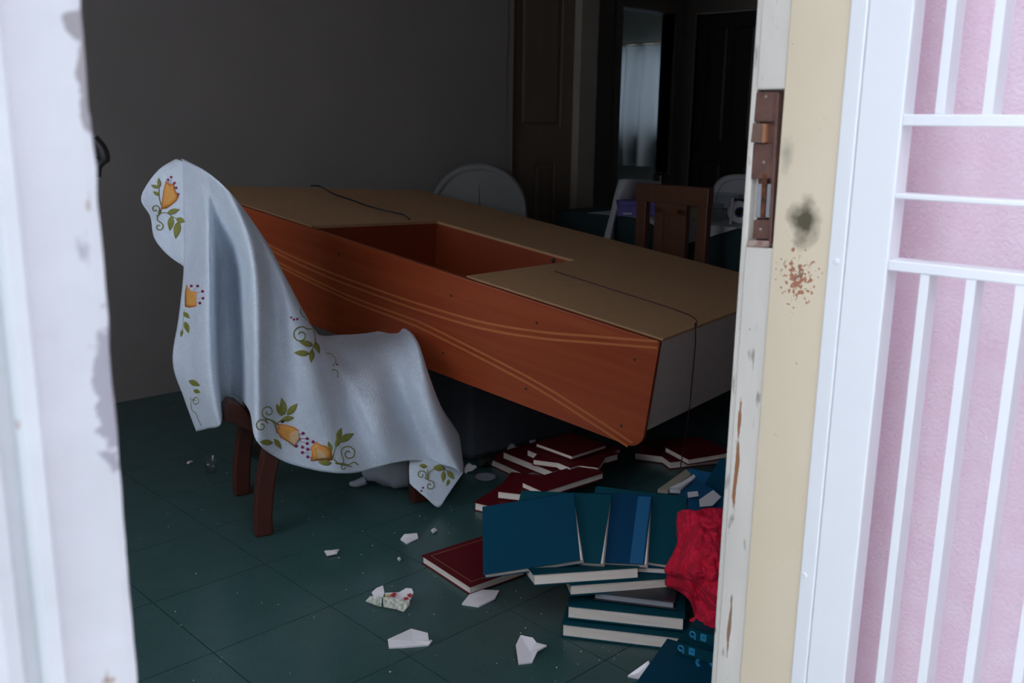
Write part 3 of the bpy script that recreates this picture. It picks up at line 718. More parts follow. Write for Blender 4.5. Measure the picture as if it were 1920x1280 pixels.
def emb_poly(name, px, m, lift=.0024, parent=None):
    """fill a small outline, stitched onto the cloth surface"""
    cx = sum(p[0] for p in px)/len(px); cy = sum(p[1] for p in px)/len(px)
    n = len(px); rings = []
    for f in (1, .66, .33):
        r = [onc(cx+(p[0]-cx)*f, cy+(p[1]-cy)*f, lift) for p in px]
        rings.append(r)
    ce = onc(cx, cy, lift)
    if ce is None or any(q_ is None for r in rings for q_ in r): return None
    # drop points that fell through onto a layer behind
    md = (ce-CP).length
    for r in rings:
        for i_, q_ in enumerate(r):
            if abs((q_-CP).length-md) > .12: r[i_] = CP+(q_-CP).normalized()*md
    mb = MB(); mb.v = [q_ for r in rings for q_ in r]+[ce]
    for k in range(2):
        for i_ in range(n): mb.f.append((k*n+i_, k*n+(i_+1) % n, (k+1)*n+(i_+1) % n, (k+1)*n+i_))
    for i_ in range(n): mb.f.append((2*n+i_, 2*n+(i_+1) % n, 3*n))
    return mb.build(name, m, parent or clo, smooth=True, solid=.0008)
def emb_line(name, px, wid, m, parent=None):
    pts = spline([V((a, b, 0)) for a, b in px], 5); P = [onc(p.x, p.y, .0022) for p in pts]; P = [q_ for q_ in P if q_]
    keep = [P[0]]
    for q_ in P[1:]:
        if (q_-keep[-1]).length < .03: keep.append(q_)
    if len(keep) < 2: return None
    return MB().tube(keep, wid*.5, 5).build(name, m, parent or clo, smooth=True)
def leaf(x, y, L, a, wd=.36):
    """leaf from base (x,y), length L px, angle a deg (image, 0=right, 90=up)"""
    ca, sa_ = math.cos(math.radians(a)), -math.sin(math.radians(a)); pts = []
    for i in range(7): f = i/6; h = wd*L*.5*math.sin(math.pi*f**.85); pts.append((f*L, h))
    for i in range(5, 0, -1): f = i/6; h = -wd*L*.5*math.sin(math.pi*f**.85); pts.append((f*L, h))
    emb_poly('embroidered_leaf', [(x+px*ca-py*sa_, y+px*sa_+py*ca) for px, py in pts], m_leafgreen)
def dots(pts, r=3.2):
    for x, y in pts: emb_poly('embroidered_dot', [(x+r*math.cos(i*math.pi/4), y+r*math.sin(i*math.pi/4)) for i in range(8)], m_magenta)
def curl(cx, cy, r, a0, turns, wid=.0032, extra=()):
    """spiral ending at its centre; extra = lead-in points"""
    pts = list(extra); n = max(6, int(abs(turns)*9))
    for i in range(n+1):
        f = i/n; rr = r*(1-.78*f); a = math.radians(a0+360*turns*f); pts.append((cx+rr*math.cos(a), cy-rr*math.sin(a)))
    emb_line('embroidered_vine', pts, wid, m_vine)
def tulip(pts, inner=None, m=m_orangethr):
    cx = sum(p[0] for p in pts)/len(pts); cy = sum(p[1] for p in pts)/len(pts)
    o = emb_poly('embroidered_flower', pts, m_orangedk)
    k = emb_poly('petal_fill', [(cx+(x-cx)*.86, cy+(y-cy)*.86) for x, y in pts], m, .0036, o)
    if inner: emb_poly('petal_centre', inner, m_sheerorg, .0046, o)
W3 = .0030
# 1: upper left lobe
tulip([(302,392),(306,360),(311,339),(318,346),(326,343),(328,356),(335,368),(331,376),(322,384),(312,391)])
for a, b in (((318,346),(321,336)), ((321,350),(327,345)), ((326,356),(334,365)), ((316,344),(315,339))): emb_line('embroidered_vine', [a, b], .0012, m_magenta)
dots([(315,337),(321,332),(327,343),(330,352),(334,364)], 2.6)
emb_line('embroidered_vine', [(302,392),(299,402),(293,405)], W3, m_vine)
curl(291,392,9,-50,1.1, W3, [(299,402)]); curl(298,425,9,75,-1.1, W3, [(296,402),(295,412)])
emb_line('embroidered_vine', [(299,400),(312,399),(325,407),(338,412)], .0022, m_vine); emb_line('embroidered_vine', [(302,385),(298,368),(298,350)], .0022, m_vine)
leaf(299,366,14,150,.5); leaf(297,352,15,160,.45); leaf(299,352,19,95,.35); leaf(313,400,25,18,.42); leaf(322,404,29,-97,.4); leaf(330,410,18,-18,.6); leaf(335,414,34,-100,.4)
# 2: left middle
tulip([(347,575),(347,548),(350,533),(354,541),(359,546),(369,547),(368,560),(369,574),(355,577)])
for a, b in (((354,542),(358,537)), ((362,546),(370,537)), ((369,549),(379,547)), ((369,560),(380,559)), ((368,568),(374,567))): emb_line('embroidered_vine', [a, b], .0012, m_magenta)
dots([(359,536),(371,536),(380,546),(381,559),(375,568)], 2.8)
emb_line('embroidered_vine', [(346,580),(344,600),(343,622)], .0022, m_vine); leaf(344,585,17,-45,.5); leaf(347,602,24,-72,.42); leaf(342,618,14,-100,.4)
# 3: lower left hem
leaf(354,713,24,-25,.45); leaf(363,731,14,-20,.6)
curl(366,752,8,80,-1.1, W3, [(357,745),(360,750)]); emb_line('embroidered_vine', [(358,752),(360,768),(368,775),(372,786),(378,798)], W3, m_vine)
# 4: right of middle
curl(564,628,17,40,1.35, .0036, [(590,640),(586,618)]); emb_line('embroidered_vine', [(562,578),(565,590),(578,603),(588,618),(592,640),(585,655),(578,664)], .0036, m_vine)
leaf(590,640,25,-68,.4); leaf(588,648,29,163,.4); leaf(586,655,25,-98,.42); leaf(580,663,29,175,.4)
dots([(546,595),(551,599),(557,598)], 2.2)
# 5: small curls at the fold
emb_line('embroidered_vine', [(612,662),(622,664),(630,676),(624,686)], .003, m_vine); emb_line('embroidered_vine', [(622,693),(632,695),(633,708)], .003, m_vine); dots([(632,683),(637,679)], 1.8)
# 6: hem tulips
tulip([(518,806),(524,794),(536,796),(551,800),(560,806),(556,815),(564,824),(556,828),(553,838),(540,828),(526,820)], [(545,812),(558,806),(562,822),(552,836),(541,826)])
tulip([(583,838),(593,828),(600,833),(612,836),(622,846),(624,862),(610,864),(596,863),(582,864),(585,850)], [(594,840),(608,848),(616,858),(596,860)])
dots([(568,812),(576,822),(576,831),(567,838),(556,836),(587,828),(577,842),(567,848),(577,856)], 3)
for a, b in (((560,815),(568,812)), ((562,822),(576,822)), ((562,826),(575,831)), ((583,842),(577,842)), ((582,850),(568,848)), ((590,832),(587,828)), ((582,858),(577,856))): emb_line('embroidered_vine', [a, b], .0012, m_magenta)
curl(503,772,13,-120,-1.2, .0034, [(522,796),(510,788)]); curl(490,798,13,20,1.25, .0034, [(520,812),(512,790),(498,786)])
emb_line('embroidered_vine', [(520,812),(518,795),(528,788),(540,786)], .003, m_vine)
leaf(530,780,26,118,.4); leaf(534,778,34,100,.38); leaf(538,778,30,48,.4); leaf(528,786,24,8,.45); leaf(512,830,26,175,.42); leaf(514,822,24,-55,.4)
curl(654,850,15,160,-1.3, .0034, [(626,860),(634,868),(644,866)]); emb_line('embroidered_vine', [(624,858),(628,842),(634,830)], .003, m_vine); emb_line('embroidered_vine', [(628,868),(650,872),(664,866),(672,872)], .003, m_vine)
leaf(628,838,24,60,.4); leaf(632,826,26,72,.4); leaf(634,828,34,28,.4); leaf(622,846,20,110,.4); leaf(622,868,26,176,.4); curl(645,876,8,20,1.0,.003,[(660,874)])
# 7: flap
curl(790,890,10,-40,1.2, .003, [(803,898)]); curl(806,910,9,60,-1.1, .003, [(802,880),(802,898)]); emb_line('embroidered_vine', [(803,900),(806,884),(820,878),(838,882)], .0026, m_vine)
leaf(832,882,22,-95,.4); leaf(838,882,22,-50,.45); leaf(812,876,24,-5,.5); leaf(842,898,14,-110,.45); leaf(786,872,16,-10,.5); dots([(793,914),(790,920)], 2)
# 8: right rear tip
leaf(842,790,20,-65,.4)
bmw.free()

# ================================================================= BOOKS
def tilt_for(P, ey, D, px):
    best = None
    for i in range(-20, 71):
        a = math.radians(i); q = P+(ey*math.cos(a)+V((0, 0, 1))*math.sin(a))*D-CP
        vpx = 640-F_PX*q.dot(up)/q.dot(fw)
        if best is None or abs(vpx-px) < best[0]: best = (abs(vpx-px), a)
    return best[1]
def book(label, a, b, z, D, t, m, z2=None, tilt=0, vback=None, spine='back', pages=m_page, group=None, roll=0, L=None, decor=None):
    """a, b: sight lines of the two lower front corners; z heights there; D depth back; t thickness"""
    A = fl(*a, z); B = fl(*b, z if z2 is None else z2); 
    ex = (B-A); Lx = L or ex.length; ex.normalize()
    ey = V((0, 0, 1)).cross(ex); ey.z = 0; ey.normalize()
    if vback is not None: tilt = tilt_for(A, ey, D, vback)
    else: tilt = math.radians(tilt)
    yy = (ey*math.cos(tilt)+V((0, 0, 1))*math.sin(tilt)); yy = (yy-ex*yy.dot(ex)).normalized(); zz = ex.cross(yy)
    root = thing('book', label, 'book', frame(A, ex, yy, zz), group)
    c = .0028; e = .004
    cv = MB().box((0, 0, 0), (Lx, D, c)).box((0, 0, t-c), (Lx, D, t))
    pg = [e, e, Lx-e, D-e]
    if spine == 'back': cv.box((0, D-c, 0), (Lx, D, t)); pg[3] = D-c
    elif spine == 'front': cv.box((0, 0, 0), (Lx, c, t)); pg[1] = c
    elif spine == 'left': cv.box((0, 0, 0), (c, D, t)); pg[0] = c
    else: cv.box((Lx-c, 0, 0), (Lx, D, t)); pg[2] = Lx-c
    cv.build('cover', m, root, bevel=.0009)
    MB().box((pg[0], pg[1], c*.9), (pg[2], pg[3], t-c*.9)).build('pages', pages, root)
    if decor: decor(root, Lx, D, t)
    return root
GB, GRD = 'blue books slid out of the cabinet', 'maroon books under the cabinet'
def gold_border(root, L, D, t):
    mb = MB(); i = .018; w_ = .0012; z = t+.0003
    for q in (((i, i), (i+w_, D-i)), ((L-i-w_, i), (L-i, D-i)), ((i, i), (L-i, i+w_)), ((i, D-i-w_), (L-i, D-i))): mb.box((*q[0], t-.0005), (*q[1], z))
    mb.build('gold_border', m_gold, root)
    k = MB()
    for cx, cy, r in ((.030, D-.030, .008), (.044, D-.028, .006), (.028, D-.044, .006)):
        k.tube([(cx+r*(1-.5*f/12)*math.cos(f*.62), cy+r*(1-.5*f/12)*math.sin(f*.62), t+.0002) for f in range(13)], .0009, 5)
    k.build('gold_ornament', m_gold, root)
def gold_mark(root, L, D, t):
    k = MB()
    for i in range(4): k.box((L*.45+i*.012, D*.18+.004*(i % 2), t-.0004), (L*.45+i*.012+.008, D*.18+.006+.003*(i % 2), t+.0004))
    k.build('gold_ornament', m_gold, root)
# loose maroon book in front, on the floor
book('maroon book with gold corner ornament lying on the tiles left of the blue books', (790, 1056), (881, 1116), 0, .29, .024, m_red, decor=gold_border, group=GRD)
# stack of blue books at the right
book('lowest blue book in the stack of blue books with a gold mark', (1052, 1194), (1284, 1222), 0.002, .20, .034, m_teal, group=GB, decor=gold_mark)
book('blue book second from the floor in the blue stack', (1062, 1160), (1283, 1184), .040, .20, .034, m_teal, group=GB, tilt=1, decor=gold_mark)
book('black book with grey page edges between the blue books', (1112, 1124), (1265, 1143), .079, .15, .020, m_black, pages=m_greypage, tilt=2)
book('blue book with curled cover above the black book', (1068, 1118), (1273, 1103), .097, .19, .029, m_teal, group=GB, tilt=0, spine='back')
book('upper blue book of the stack lying under the fanned blue books', (1000, 1099), (1200, 1085), .127, .15, .028, m_teal, group=GB, tilt=-13)
book('blue book peeping out beneath the crimson cloth', (1165, 1073), (1262, 1079), .125, .15, .018, m_navy, group=GB)
# fan of large blue books leaning back
fO, fx, fy = V((1.386, 1.499, .117)), V((.636, -.742, .211)).normalized(), V((.572, .638, .516)); fy = (fy-fx*fy.dot(fx)).normalized(); fn = fx.cross(fy)
def fan_book(label, BR, TR, k, m, L=.23, D=.194, t=.0175, decor=None):
    """k-th book of the fan: same tilted plane as the front one, k thicknesses lower"""
    O = fO-fn*(k*(t+.0008)); b_ = onplane(*BR, O, fn); t_ = onplane(*TR, O, fn)
    ey = (t_-b_).normalized(); ex = ey.cross(fn).normalized()
    root = thing('book', label, 'book', frame(b_-ex*L-fn*t, ex, ey, fn), GB); c = .0024; e = .0035
    MB().box((0, 0, 0), (L, D, c)).box((0, 0, t-c), (L, D, t)).box((0, D-c, 0), (L, D, t)).build('cover', m, root, bevel=.0007)
    MB().hexa([(e, e*.4, c*.9), (L+.0065, e*.4, c*.9), (L-.003, D-c, c*.9), (e, D-c, c*.9), (e, e*.4, t-c*.9), (L+.0045, e*.4, t-c*.9), (L-.003, D-c, t-c*.9), (e, D-c, t-c*.9)]).build('pages', m_page, root)
    if decor: decor(root, L, D, t)
fan_book('large blue book at the front left of the fan', (1088, 1050), (1076, 926), 0, m_blue)
fan_book('second blue book of the fan, partly under the front one', (1126, 1056), (1147, 925), 1, m_teal)
fan_book('navy blue book with bright blue strip in the fan', (1208, 1058), (1223, 926), 2, m_navy, decor=lambda r, L, D, t: MB().box((L-.034, .001, t-.0005), (L-.003, D-.006, t+.0006)).build('bright_blue_strip', m_lblue, r))
fan_book('rightmost blue book of the fan, next to the crimson cloth', (1262, 1060), (1292, 917), 3, m_teal)
# blue books and papers at far right behind the fan
ob_ = thing('book', 'open blue book showing its beige inside behind the fan', 'book', fl(1290, 920, .165), GB)
def obp(name, px, z, m, th=.010):
    return MB().prism([fl(u, v, z)-ob_.location for u, v in px], (0, 0, -th)).build(name, m, ob_)
obp('endpaper', [(1233, 917), (1287, 879), (1296, 889), (1252, 919)], .168, mat('beige_endpaper', (.36, .33, .26), .7))
obp('pages', [(1256, 917), (1301, 889), (1304, 893), (1275, 918)], .172, m_paper)
obp('cover', [(1276, 921), (1300, 893), (1356, 930), (1370, 960), (1300, 965)], .166, m_lblue, .014)
book('blue book leaning by the door jamb behind the white papers', (1300, 955), (1372, 975), .09, .19, .02, m_blue, vback=868, group=GB)
book('bright blue book lying under the white papers', (1262, 965), (1355, 985), .045, .16, .02, m_lblue, vback=885, group=GB)
def paper(label, px, z):
    P = [fl(u, v, z+.0) for u, v in px]; c = sum(P, V())/len(P)
    o = MB().prism([p-V((c.x, c.y, 0)) for p in P], (0, 0, .0012)).build('paper_scrap', m_paper); o.location = (c.x, c.y, 0)
    return tag(o, label, 'paper', 'paper scraps among the books')
paper('small white label strip on the bright blue book', [(1289, 923), (1308, 921), (1310, 930), (1290, 933)], .180)
paper('larger white square of paper beside the door jamb', [(1311, 937), (1337, 919), (1352, 932), (1336, 948), (1312, 950)], .185)
paper('torn white sheet sticking up behind the fanned blue books', [(1255, 915), (1292, 897), (1302, 890), (1298, 900), (1275, 914)], .190)
# books with blue printed spines near the jamb
def print_marks(root, L, D, t):
    for k, x in enumerate((.010, .028)):
        mb = MB(); zc = t*.5
        if k == 0: mb.tube([(x+.006*math.cos(i*.7), -.0004, zc+.006*math.sin(i*.7)) for i in range(10)], .002, 5); mb.box((x+.004, -.0008, zc-.011), (x+.0075, .0005, zc))
        else: mb.box((x, -.0008, zc-.008), (x+.013, .0005, zc+.008))
        mb.build('spine_print', m_print, root)
        if k == 1: MB().tube([(x+.003+.0025*i, -.0012, zc+(.004 if i % 2 else -.003)) for i in range(4)], .0007, 5).build('spine_print', m_teal, root)
book('lying blue book, its cover print cut off by the door jamb, in the bottom corner', (1190, 1305), (1345, 1352), 0, .20, .030, m_blue, group=GB,
     decor=lambda r, L, D, t: [MB().tube(spline([(L*.55, D*.62, t), (L*.50, D*.72, t), (L*.58, D*.80, t), (L*.66, D*.74, t), (L*.80, D*.60, t), (L*.98, D*.52, t)], 5), .004, 6).build('cover_print', m_print, r),
                               MB().tube(spline([(L*.66, D*.74, t), (L*.78, D*.72, t), (L*.98, D*.62, t)], 5), .003, 6).build('cover_print', m_print, r)])
book('lower of two blue books with pale blue spine print by the jamb', (1268, 1224), (1352, 1250), .031, .19, .030, m_teal, spine='front', decor=print_marks, group=GB)
book('upper of two blue books with pale blue spine print by the jamb', (1290, 1198), (1366, 1222), .062, .19, .030, m_teal, spine='front', decor=print_marks, group=GB)
# maroon pile
book('maroon book on the left of the three stepped maroon books', (912, 870), (983, 903), .0, .25, .028, m_red, group=GRD)
book('maroon book in the middle of the three stepped maroon books', (941, 860), (1034, 898), .029, .24, .028, m_red, group=GRD)
book('maroon book on the right of the three stepped maroon books', (986, 855), (1068, 890), .058, .22, .026, m_red, group=GRD)
book('maroon book with pages towards the camera just behind the fan', (1018, 935), (1133, 898), .050, .10, .024, m_red, group=GRD)
book('small maroon book edge left of the fanned blue books', (931, 935), (1000, 943), .030, .17, .026, m_red, group=GRD)
book('lowest maroon book poking out left beneath the fan', (888, 957), (960, 974), .0, .20, .028, m_red, group=GRD)
book('maroon book lying on top of the pile right under the cabinet edge', (1003, 838), (1072, 863), .086, .17, .016, m_red, group=GRD)
book('maroon book beneath the topmost one, its corner showing to the right', (1050, 854), (1101, 872), .066, .17, .018, m_red, group=GRD)
book('maroon book standing askew below the cabinet corner', (1122, 888), (1150, 846), .06, .22, .022, m_red, group=GRD)
book('maroon book in the shade behind the cabinet corner', (1188, 862), (1262, 872), .0, .16, .028, m_red, group=GRD)
book('maroon book under the cabinet next to the door jamb', (1290, 872), (1372, 858), .03, .14, .022, m_red, group=GRD)
book('flat maroon book on the floor close to the door jamb', (1255, 880), (1370, 868), .0, .22, .028, m_red, group=GRD)

# ---- crimson cloth heap
RC = [[(1270,960,.27),(1268,985,.25),(1272,1010,.23),(1262,1035,.205),(1246,1072,.17),(1268,1084,.16),(1292,1100,.15),(1300,1120,.13),(1306,1150,.10),(1292,1162,.08)],
      [(1285,956,.29),(1290,985,.27),(1292,1010,.25),(1285,1038,.23),(1275,1068,.20),(1290,1086,.18),(1308,1104,.165),(1316,1126,.14),(1320,1152,.11),(1310,1170,.085)],
      [(1305,957,.295),(1306,985,.28),(1312,1012,.262),(1308,1042,.24),(1300,1070,.215),(1314,1090,.195),(1326,1108,.18),(1332,1130,.15),(1334,1154,.12),(1328,1175,.09)],
      [(1330,951,.295),(1330,985,.285),(1333,1012,.27),(1332,1042,.25),(1326,1070,.225),(1336,1092,.20),(1345,1110,.185),(1350,1132,.155),(1350,1156,.12),(1345,1178,.09)],
      [(1360,955,.285),(1362,985,.28),(1364,1012,.265),(1362,1042,.245),(1360,1070,.22),(1366,1092,.195),(1372,1110,.175),(1374,1132,.145),(1374,1156,.115),(1370,1178,.09)],
      [(1400,965,.25),(1402,985,.25),(1404,1012,.24),(1402,1042,.22),(1400,1070,.195),(1402,1092,.17),(1404,1110,.15),(1404,1132,.12),(1404,1156,.10),(1400,1178,.08)]]
rows = patch([[fl(*p) for p in c] for c in RC], 14, 11)
for r in rows:
    for p in r:
        nn = -ray(1310, 1060).normalized()
        k = abs(noise.noise(V((p.x*16, p.y*16, p.z*13))))+.6*abs(noise.noise(V((p.x*37, p.y*37+3, p.z*30))))+.25*abs(noise.noise(V((p.x*80, p.y*80, p.z*70))))
        p += nn*(.042*(k-.3))
rc = MB().grid(rows)
# back side so that the heap is a body of cloth
rc.grid([[p+ray(1310, 1060).normalized()*.05+V((0, 0, -.03)) for p in r] for r in rows[::3]])
rco = rc.build('crimson_cloth', m_redcloth, smooth=True, solid=.002)
tag(rco, 'crumpled crimson cloth heaped on the blue books by the jamb', 'cloth')

# ================================================================= SHARDS AND DEBRIS
def shard(label, px, m=m_porc, h=.012, lift=.0015, group='broken china on the floor', zprof=None):
    """curved piece of broken china; outline from sight lines, dished"""
    n = len(px); P = []
    for i, (u, v) in enumerate(px):
        z = h if zprof is None else zprof[i]
        P.append(fl(u, v, z+.004))
    c = sum(P, V())/n; o = V((c.x, c.y, 0)); mid = V((c.x, c.y, min(p.z for p in P)+.0045))
    mb = MB(); th = V((0, 0, -.0038))
    top = [p-o for p in P]; inn = [(p-o).lerp(mid-o, .5)+V((0, 0, .0008)) for p in P]; ce = mid-o
    mb.v = top+inn+[ce]+[p+th for p in top]+[p+th for p in inn]+[ce+th]
    b = 2*n+1
    for i in range(n):
        j = (i+1) % n
        mb.f += [(i, j, n+j, n+i), (n+i, n+j, 2*n), (b+j, b+i, b+n+i, b+n+j), (b+n+j, b+n+i, b+2*n), (j, i, b+i, b+j)]
    ob = mb.build('china_shard', m, smooth=False); ob.location = o
    return tag(ob, label, 'shard', group)
shard('white china shard with a straight lower rim right of the decorated pieces', [(727, 1198), (771, 1178), (802, 1186), (804, 1199), (810, 1199), (803, 1208), (755, 1212), (729, 1213)], zprof=[.012, .014, .016, .010, .008, .0, .0, .002])
shard('white china shard touching the corner of the loose maroon book', [(866, 1131), (880, 1114), (905, 1105), (936, 1106), (928, 1121), (897, 1136)], zprof=[.0, .006, .01, .006, .002, 0])
shard('cup-shaped white china shard in front of the blue stack', [(967, 1209), (976, 1190), (999, 1195), (1006, 1204), (1025, 1209), (1008, 1219), (998, 1240), (972, 1243)], zprof=[.018, .026, .026, .022, .012, .012, 0, 0])
shard('triangular white china shard at the bottom edge', [(1177, 1266), (1216, 1238), (1225, 1260), (1213, 1273)], zprof=[0, .024, .006, 0])
shard('small white china shard left of the draped chair front leg', [(751, 1010), (758, 1001), (782, 999), (784, 1008), (763, 1018)], zprof=[.002, .01, .008, .002, 0])
shard('tiny white chip right of the small white china shard', [(808, 993), (815, 988), (820, 993), (812, 998)], h=.003)
shard('thin white china sliver alone left of the small white shard', [(608, 1032), (621, 1033), (636, 1029), (632, 1036), (613, 1040)], h=.004)
shard('tiny white chip on the tiles at the left', [(350, 867), (357, 864), (362, 864), (354, 868)], h=.003)
shard('tiny white chip between the rear chair legs', [(446, 836), (455, 832), (454, 835), (448, 838)], h=.003)
shard('tiny white bead beside the loose maroon book', [(888, 1016), (894, 1012), (899, 1016), (893, 1020)], h=.008)
shard('tiny white chip left of the decorated china pieces', [(745, 1046), (749, 1044), (752, 1047), (748, 1050)], h=.003)
dsh = thing('decorated_shard', 'china shard with red and yellow dabs and green patterned rim', 'shard', fl(732, 1130), 'broken china on the floor')
def dpart(name, px, zs, m, th=.003):
    P = [fl(u, v, z+.003)-dsh.location for (u, v), z in zip(px, zs)]
    return MB().prism(P, (0, 0, th)).build(name, m, dsh)
dpart('rim_piece', [(686, 1128), (694, 1119), (706, 1119), (716, 1122), (715, 1137), (708, 1136), (690, 1129)], [.012, .018, .018, .016, .004, .004, .010], m_porc_edge)
dpart('rim_piece', [(718, 1121), (740, 1123), (768, 1126), (768, 1134), (757, 1147), (742, 1142), (719, 1138)], [.016, .016, .016, .012, .002, .002, .004], m_porc_edge)
dpart('glazed_piece', [(697, 1112), (706, 1104), (718, 1099), (721, 1113), (718, 1120), (700, 1118)], [.022, .028, .03, .022, .018, .018], m_porc)
dpart('glazed_piece', [(722, 1113), (748, 1112), (762, 1104), (772, 1105), (775, 1112), (770, 1124), (745, 1125), (722, 1119)], [.020, .022, .028, .028, .024, .016, .016, .018], m_porc)
def dab(px, m): 
    P = [fl(u, v, .0295)-dsh.location for u, v in px]; MB().prism(P, (0, 0, .001)).build('painted_dab', m, dsh)
dab([(731, 1116), (738, 1111), (744, 1112), (740, 1119)], m_redglaze); dab([(763, 1115), (770, 1112), (774, 1117), (767, 1120)], m_redglaze); dab([(756, 1121), (764, 1119), (766, 1123), (758, 1125)], m_redglaze)
dab([(722, 1116), (731, 1113), (731, 1117), (724, 1119)], m_yellowglaze)
# glass tumbler fragment by the rear leg
gpos = fl(396, 884)
gl_ = MB().lathe([(.0, .004), (.016, .004), (.019, .05), (.021, .052), (.018, .0), (0, 0)], 18).build('drinking_glass', m_glass, smooth=True); gl_.location = gpos
tag(gl_, 'small clear drinking glass standing by the rear chair leg', 'glass')
# crumbs: uncountable
cb = MB()
for i in range(150):
    u = random.uniform(250, 1330); v = random.uniform(880, 1278)
    if random.random() < .55: u = random.gauss(1060, 160); v = random.uniform(900, 1275)
    p = fl(u, v); 
    if p.y < .8 or p.y > 3.6: continue
    r = random.uniform(.0006, .0018)*(1.6 if random.random() < .1 else 1); a = random.uniform(0, 3)
    tri_ = [p+V((r*math.cos(a+k*2.1), r*math.sin(a+k*2.1), 0)) for k in range(3)]; cb.prism(tri_, (0, 0, r*.7))
cbo = cb.build('plaster_crumbs', m_porc); cbo['kind'] = 'stuff'; cbo['label'] = 'pale plaster and china crumbs strewn over the green tiles'; cbo['category'] = 'debris'
# grey cushion / soft toy under the chair seat
gcz = fl(735, 922)
rows = []
pz = fl(738, 918)
bgm = MB(); rows = []
for i in range(13):
    th_ = math.pi*i/12; r_ = []
    for j in range(29):
        ph = 2*math.pi*j/28; q = V((math.sin(th_)*math.cos(ph)*.115, math.sin(th_)*math.sin(ph)*.085, math.cos(th_)*.066+.06))
        q += V((1, 1, 1))*.010*noise.noise(q*22); q.z = max(q.z, .001); r_.append(q)
    rows.append(r_)
bag = thing('grey_cushion', 'dark-spotted grey cushion lying under the draped chair', 'cushion', rz((pz.x+.045, pz.y+.035, 0), math.radians(-45)))
MB().grid(rows).build('body', m_greybag, bag, smooth=True)
for a, b in ((-.03, -.05), (.03, -.055), (.055, .0), (-.06, -.01)):
    MB().lathe([(0, .003), (.007, .002), (.009, -.004)], 10, Matrix.Translation(V((a, b, .098))) @ Matrix.Rotation(.7, 4, 'X')).build('spot', mat('dark_grey_spot', (.05, .055, .065), .8), bag)
e = MB().tube(spline([(-.10, -.03, .02), (-.13, -.04, .012), (-.15, -.035, .010)], 4), [.016, .015, .014, .013, .012, .010, .009, .008, .006], 8).build('tail', m_greybag, bag, smooth=True)
# dark thing under the chair at left, papers under cabinet
o = MB().prism([fl(u, v)-fl(478, 852) for u, v in ((462, 848), (490, 838), (512, 852), (486, 866))], (0, 0, .02)).build('black_scrap', m_dark); o.location = fl(478, 852)
tag(o, 'black flat scrap on the floor between the left chair legs', 'scrap')
def crumple(label, u, v, r, m=m_paper, name='paper_scrap', cat='paper', group='paper scraps among the books', z=0):
    mb = MB(); rows = []
    for i in range(8):
        th_ = math.pi*i/7; r_ = []
        for j in range(13):
            ph = 2*math.pi*j/12; q = V((math.sin(th_)*math.cos(ph)*r, math.sin(th_)*math.sin(ph)*r*.7, math.cos(th_)*r*.5+r*.5)); q += V((1, .7, .6))*r*.5*noise.noise(q*(1.6/r)+V((u, v, 0))); q.z = max(.0008, q.z); r_.append(q)
        rows.append(r_)
    o = MB().grid(rows).build(name, m); o.location = fl(u, v)+V((0, 0, z)); return tag(o, label, cat, group)
crumple('crumpled white paper in front of the slate box', 962, 848, .026)
crumple('crumpled white paper next to the tablecloth corner', 882, 884, .024)
crumple('small white paper ball left of the stepped maroon books', 998, 846, .014, z=.03)
crumple('black crumpled rag between the paper and the maroon books', 915, 872, .04, m_dark, 'black_rag', 'rag', None)
crumple('dark grey crumpled wrapper in front of the stepped maroon books', 962, 912, .03, m_slate, 'wrapper', 'wrapper', None)
crumple('white paper scrap under the cabinet by the jamb', 1310, 858, .02, z=.03)
o = MB().lathe([(0, .003), (.030, .003), (.034, .005), (.034, .002), (0, 0)], 20).build('saucer_piece', m_greypage, smooth=True); o.location = fl(910, 895)
tag(o, 'flat pale disc lying beside the tablecloth corner', 'disc')

# ================================================================= FURNITURE BEHIND
def slip_chair(label, u, v, dep, width, ang, ztop, rnd, group='white slipcovered chairs', depth=.46, m_sheet=None):
    m_sheet = m_sheet or MATS['white_cotton_sheet']
    p = at(u, v, dep); root = thing('slipcovered_chair', label, 'chair', rz((p.x, p.y, 0), ang), group)
    # local: x width, back at y=0, front towards -y or +y
    hw = width/2; mb = MB(); N = 36; outl = []
    for i in range(N+1):
        a = math.pi*i/N; e_ = 2/rnd
        cx = math.copysign(abs(math.cos(a))**e_, math.cos(a))*hw; cz = (abs(math.sin(a))**e_)
        zb = ztop-hw*.95
        outl.append((cx, zb+cz*(ztop-zb)))
    full = [(hw*1.06, .06)]+[(hw*1.03, .4)]+outl+[(-hw*1.03, .4)]+[(-hw*1.06, .06)]
    rows = []
    for k, (yo, s) in enumerate(((-.035, .93), (-.045, .97), (-.03, 1.0), (.0, 1.01), (.035, 1.0), (.05, .97), (.04, .93))):
        rows.append([V((x*s, yo+.012*math.sin(9*z+3*x)+.006*noise.noise(V((x*12, z*9, yo*9))), (z if z < .1 else .06+(z-.06)*(1-(1-s)*.5)))) for x, z in full])
    mb.grid(rows)
    for r_ in (rows[0], rows[-1]):
        i0 = len(mb.v); c0 = V((0, r_[0].y, .06)); n_ = len(r_)
        inner = []
        for f in (1, .75, .5, .25, 0): inner.append([V((q.x*f, q.y+.010*math.sin(14*q.x*f+5*q.z), q.z)) for q in r_])
        mb.grid(inner)
    mb.build('back_cover', m_sheet, root, smooth=True)
    MB().box((-hw*.95, .04, .30), (hw*.95, .04+depth, .46)).build('seat_cover', m_sheet, root, bevel=.03)
    for x in (-hw*.8, hw*.8):
        for y in (.0, depth-.02): MB().box((x-.02, y-.02, 0), (x+.02, y+.02, .31)).build('leg', m_chairwood, root)
    return root
a_face = math.radians(-44)   # back panel square to the line of sight
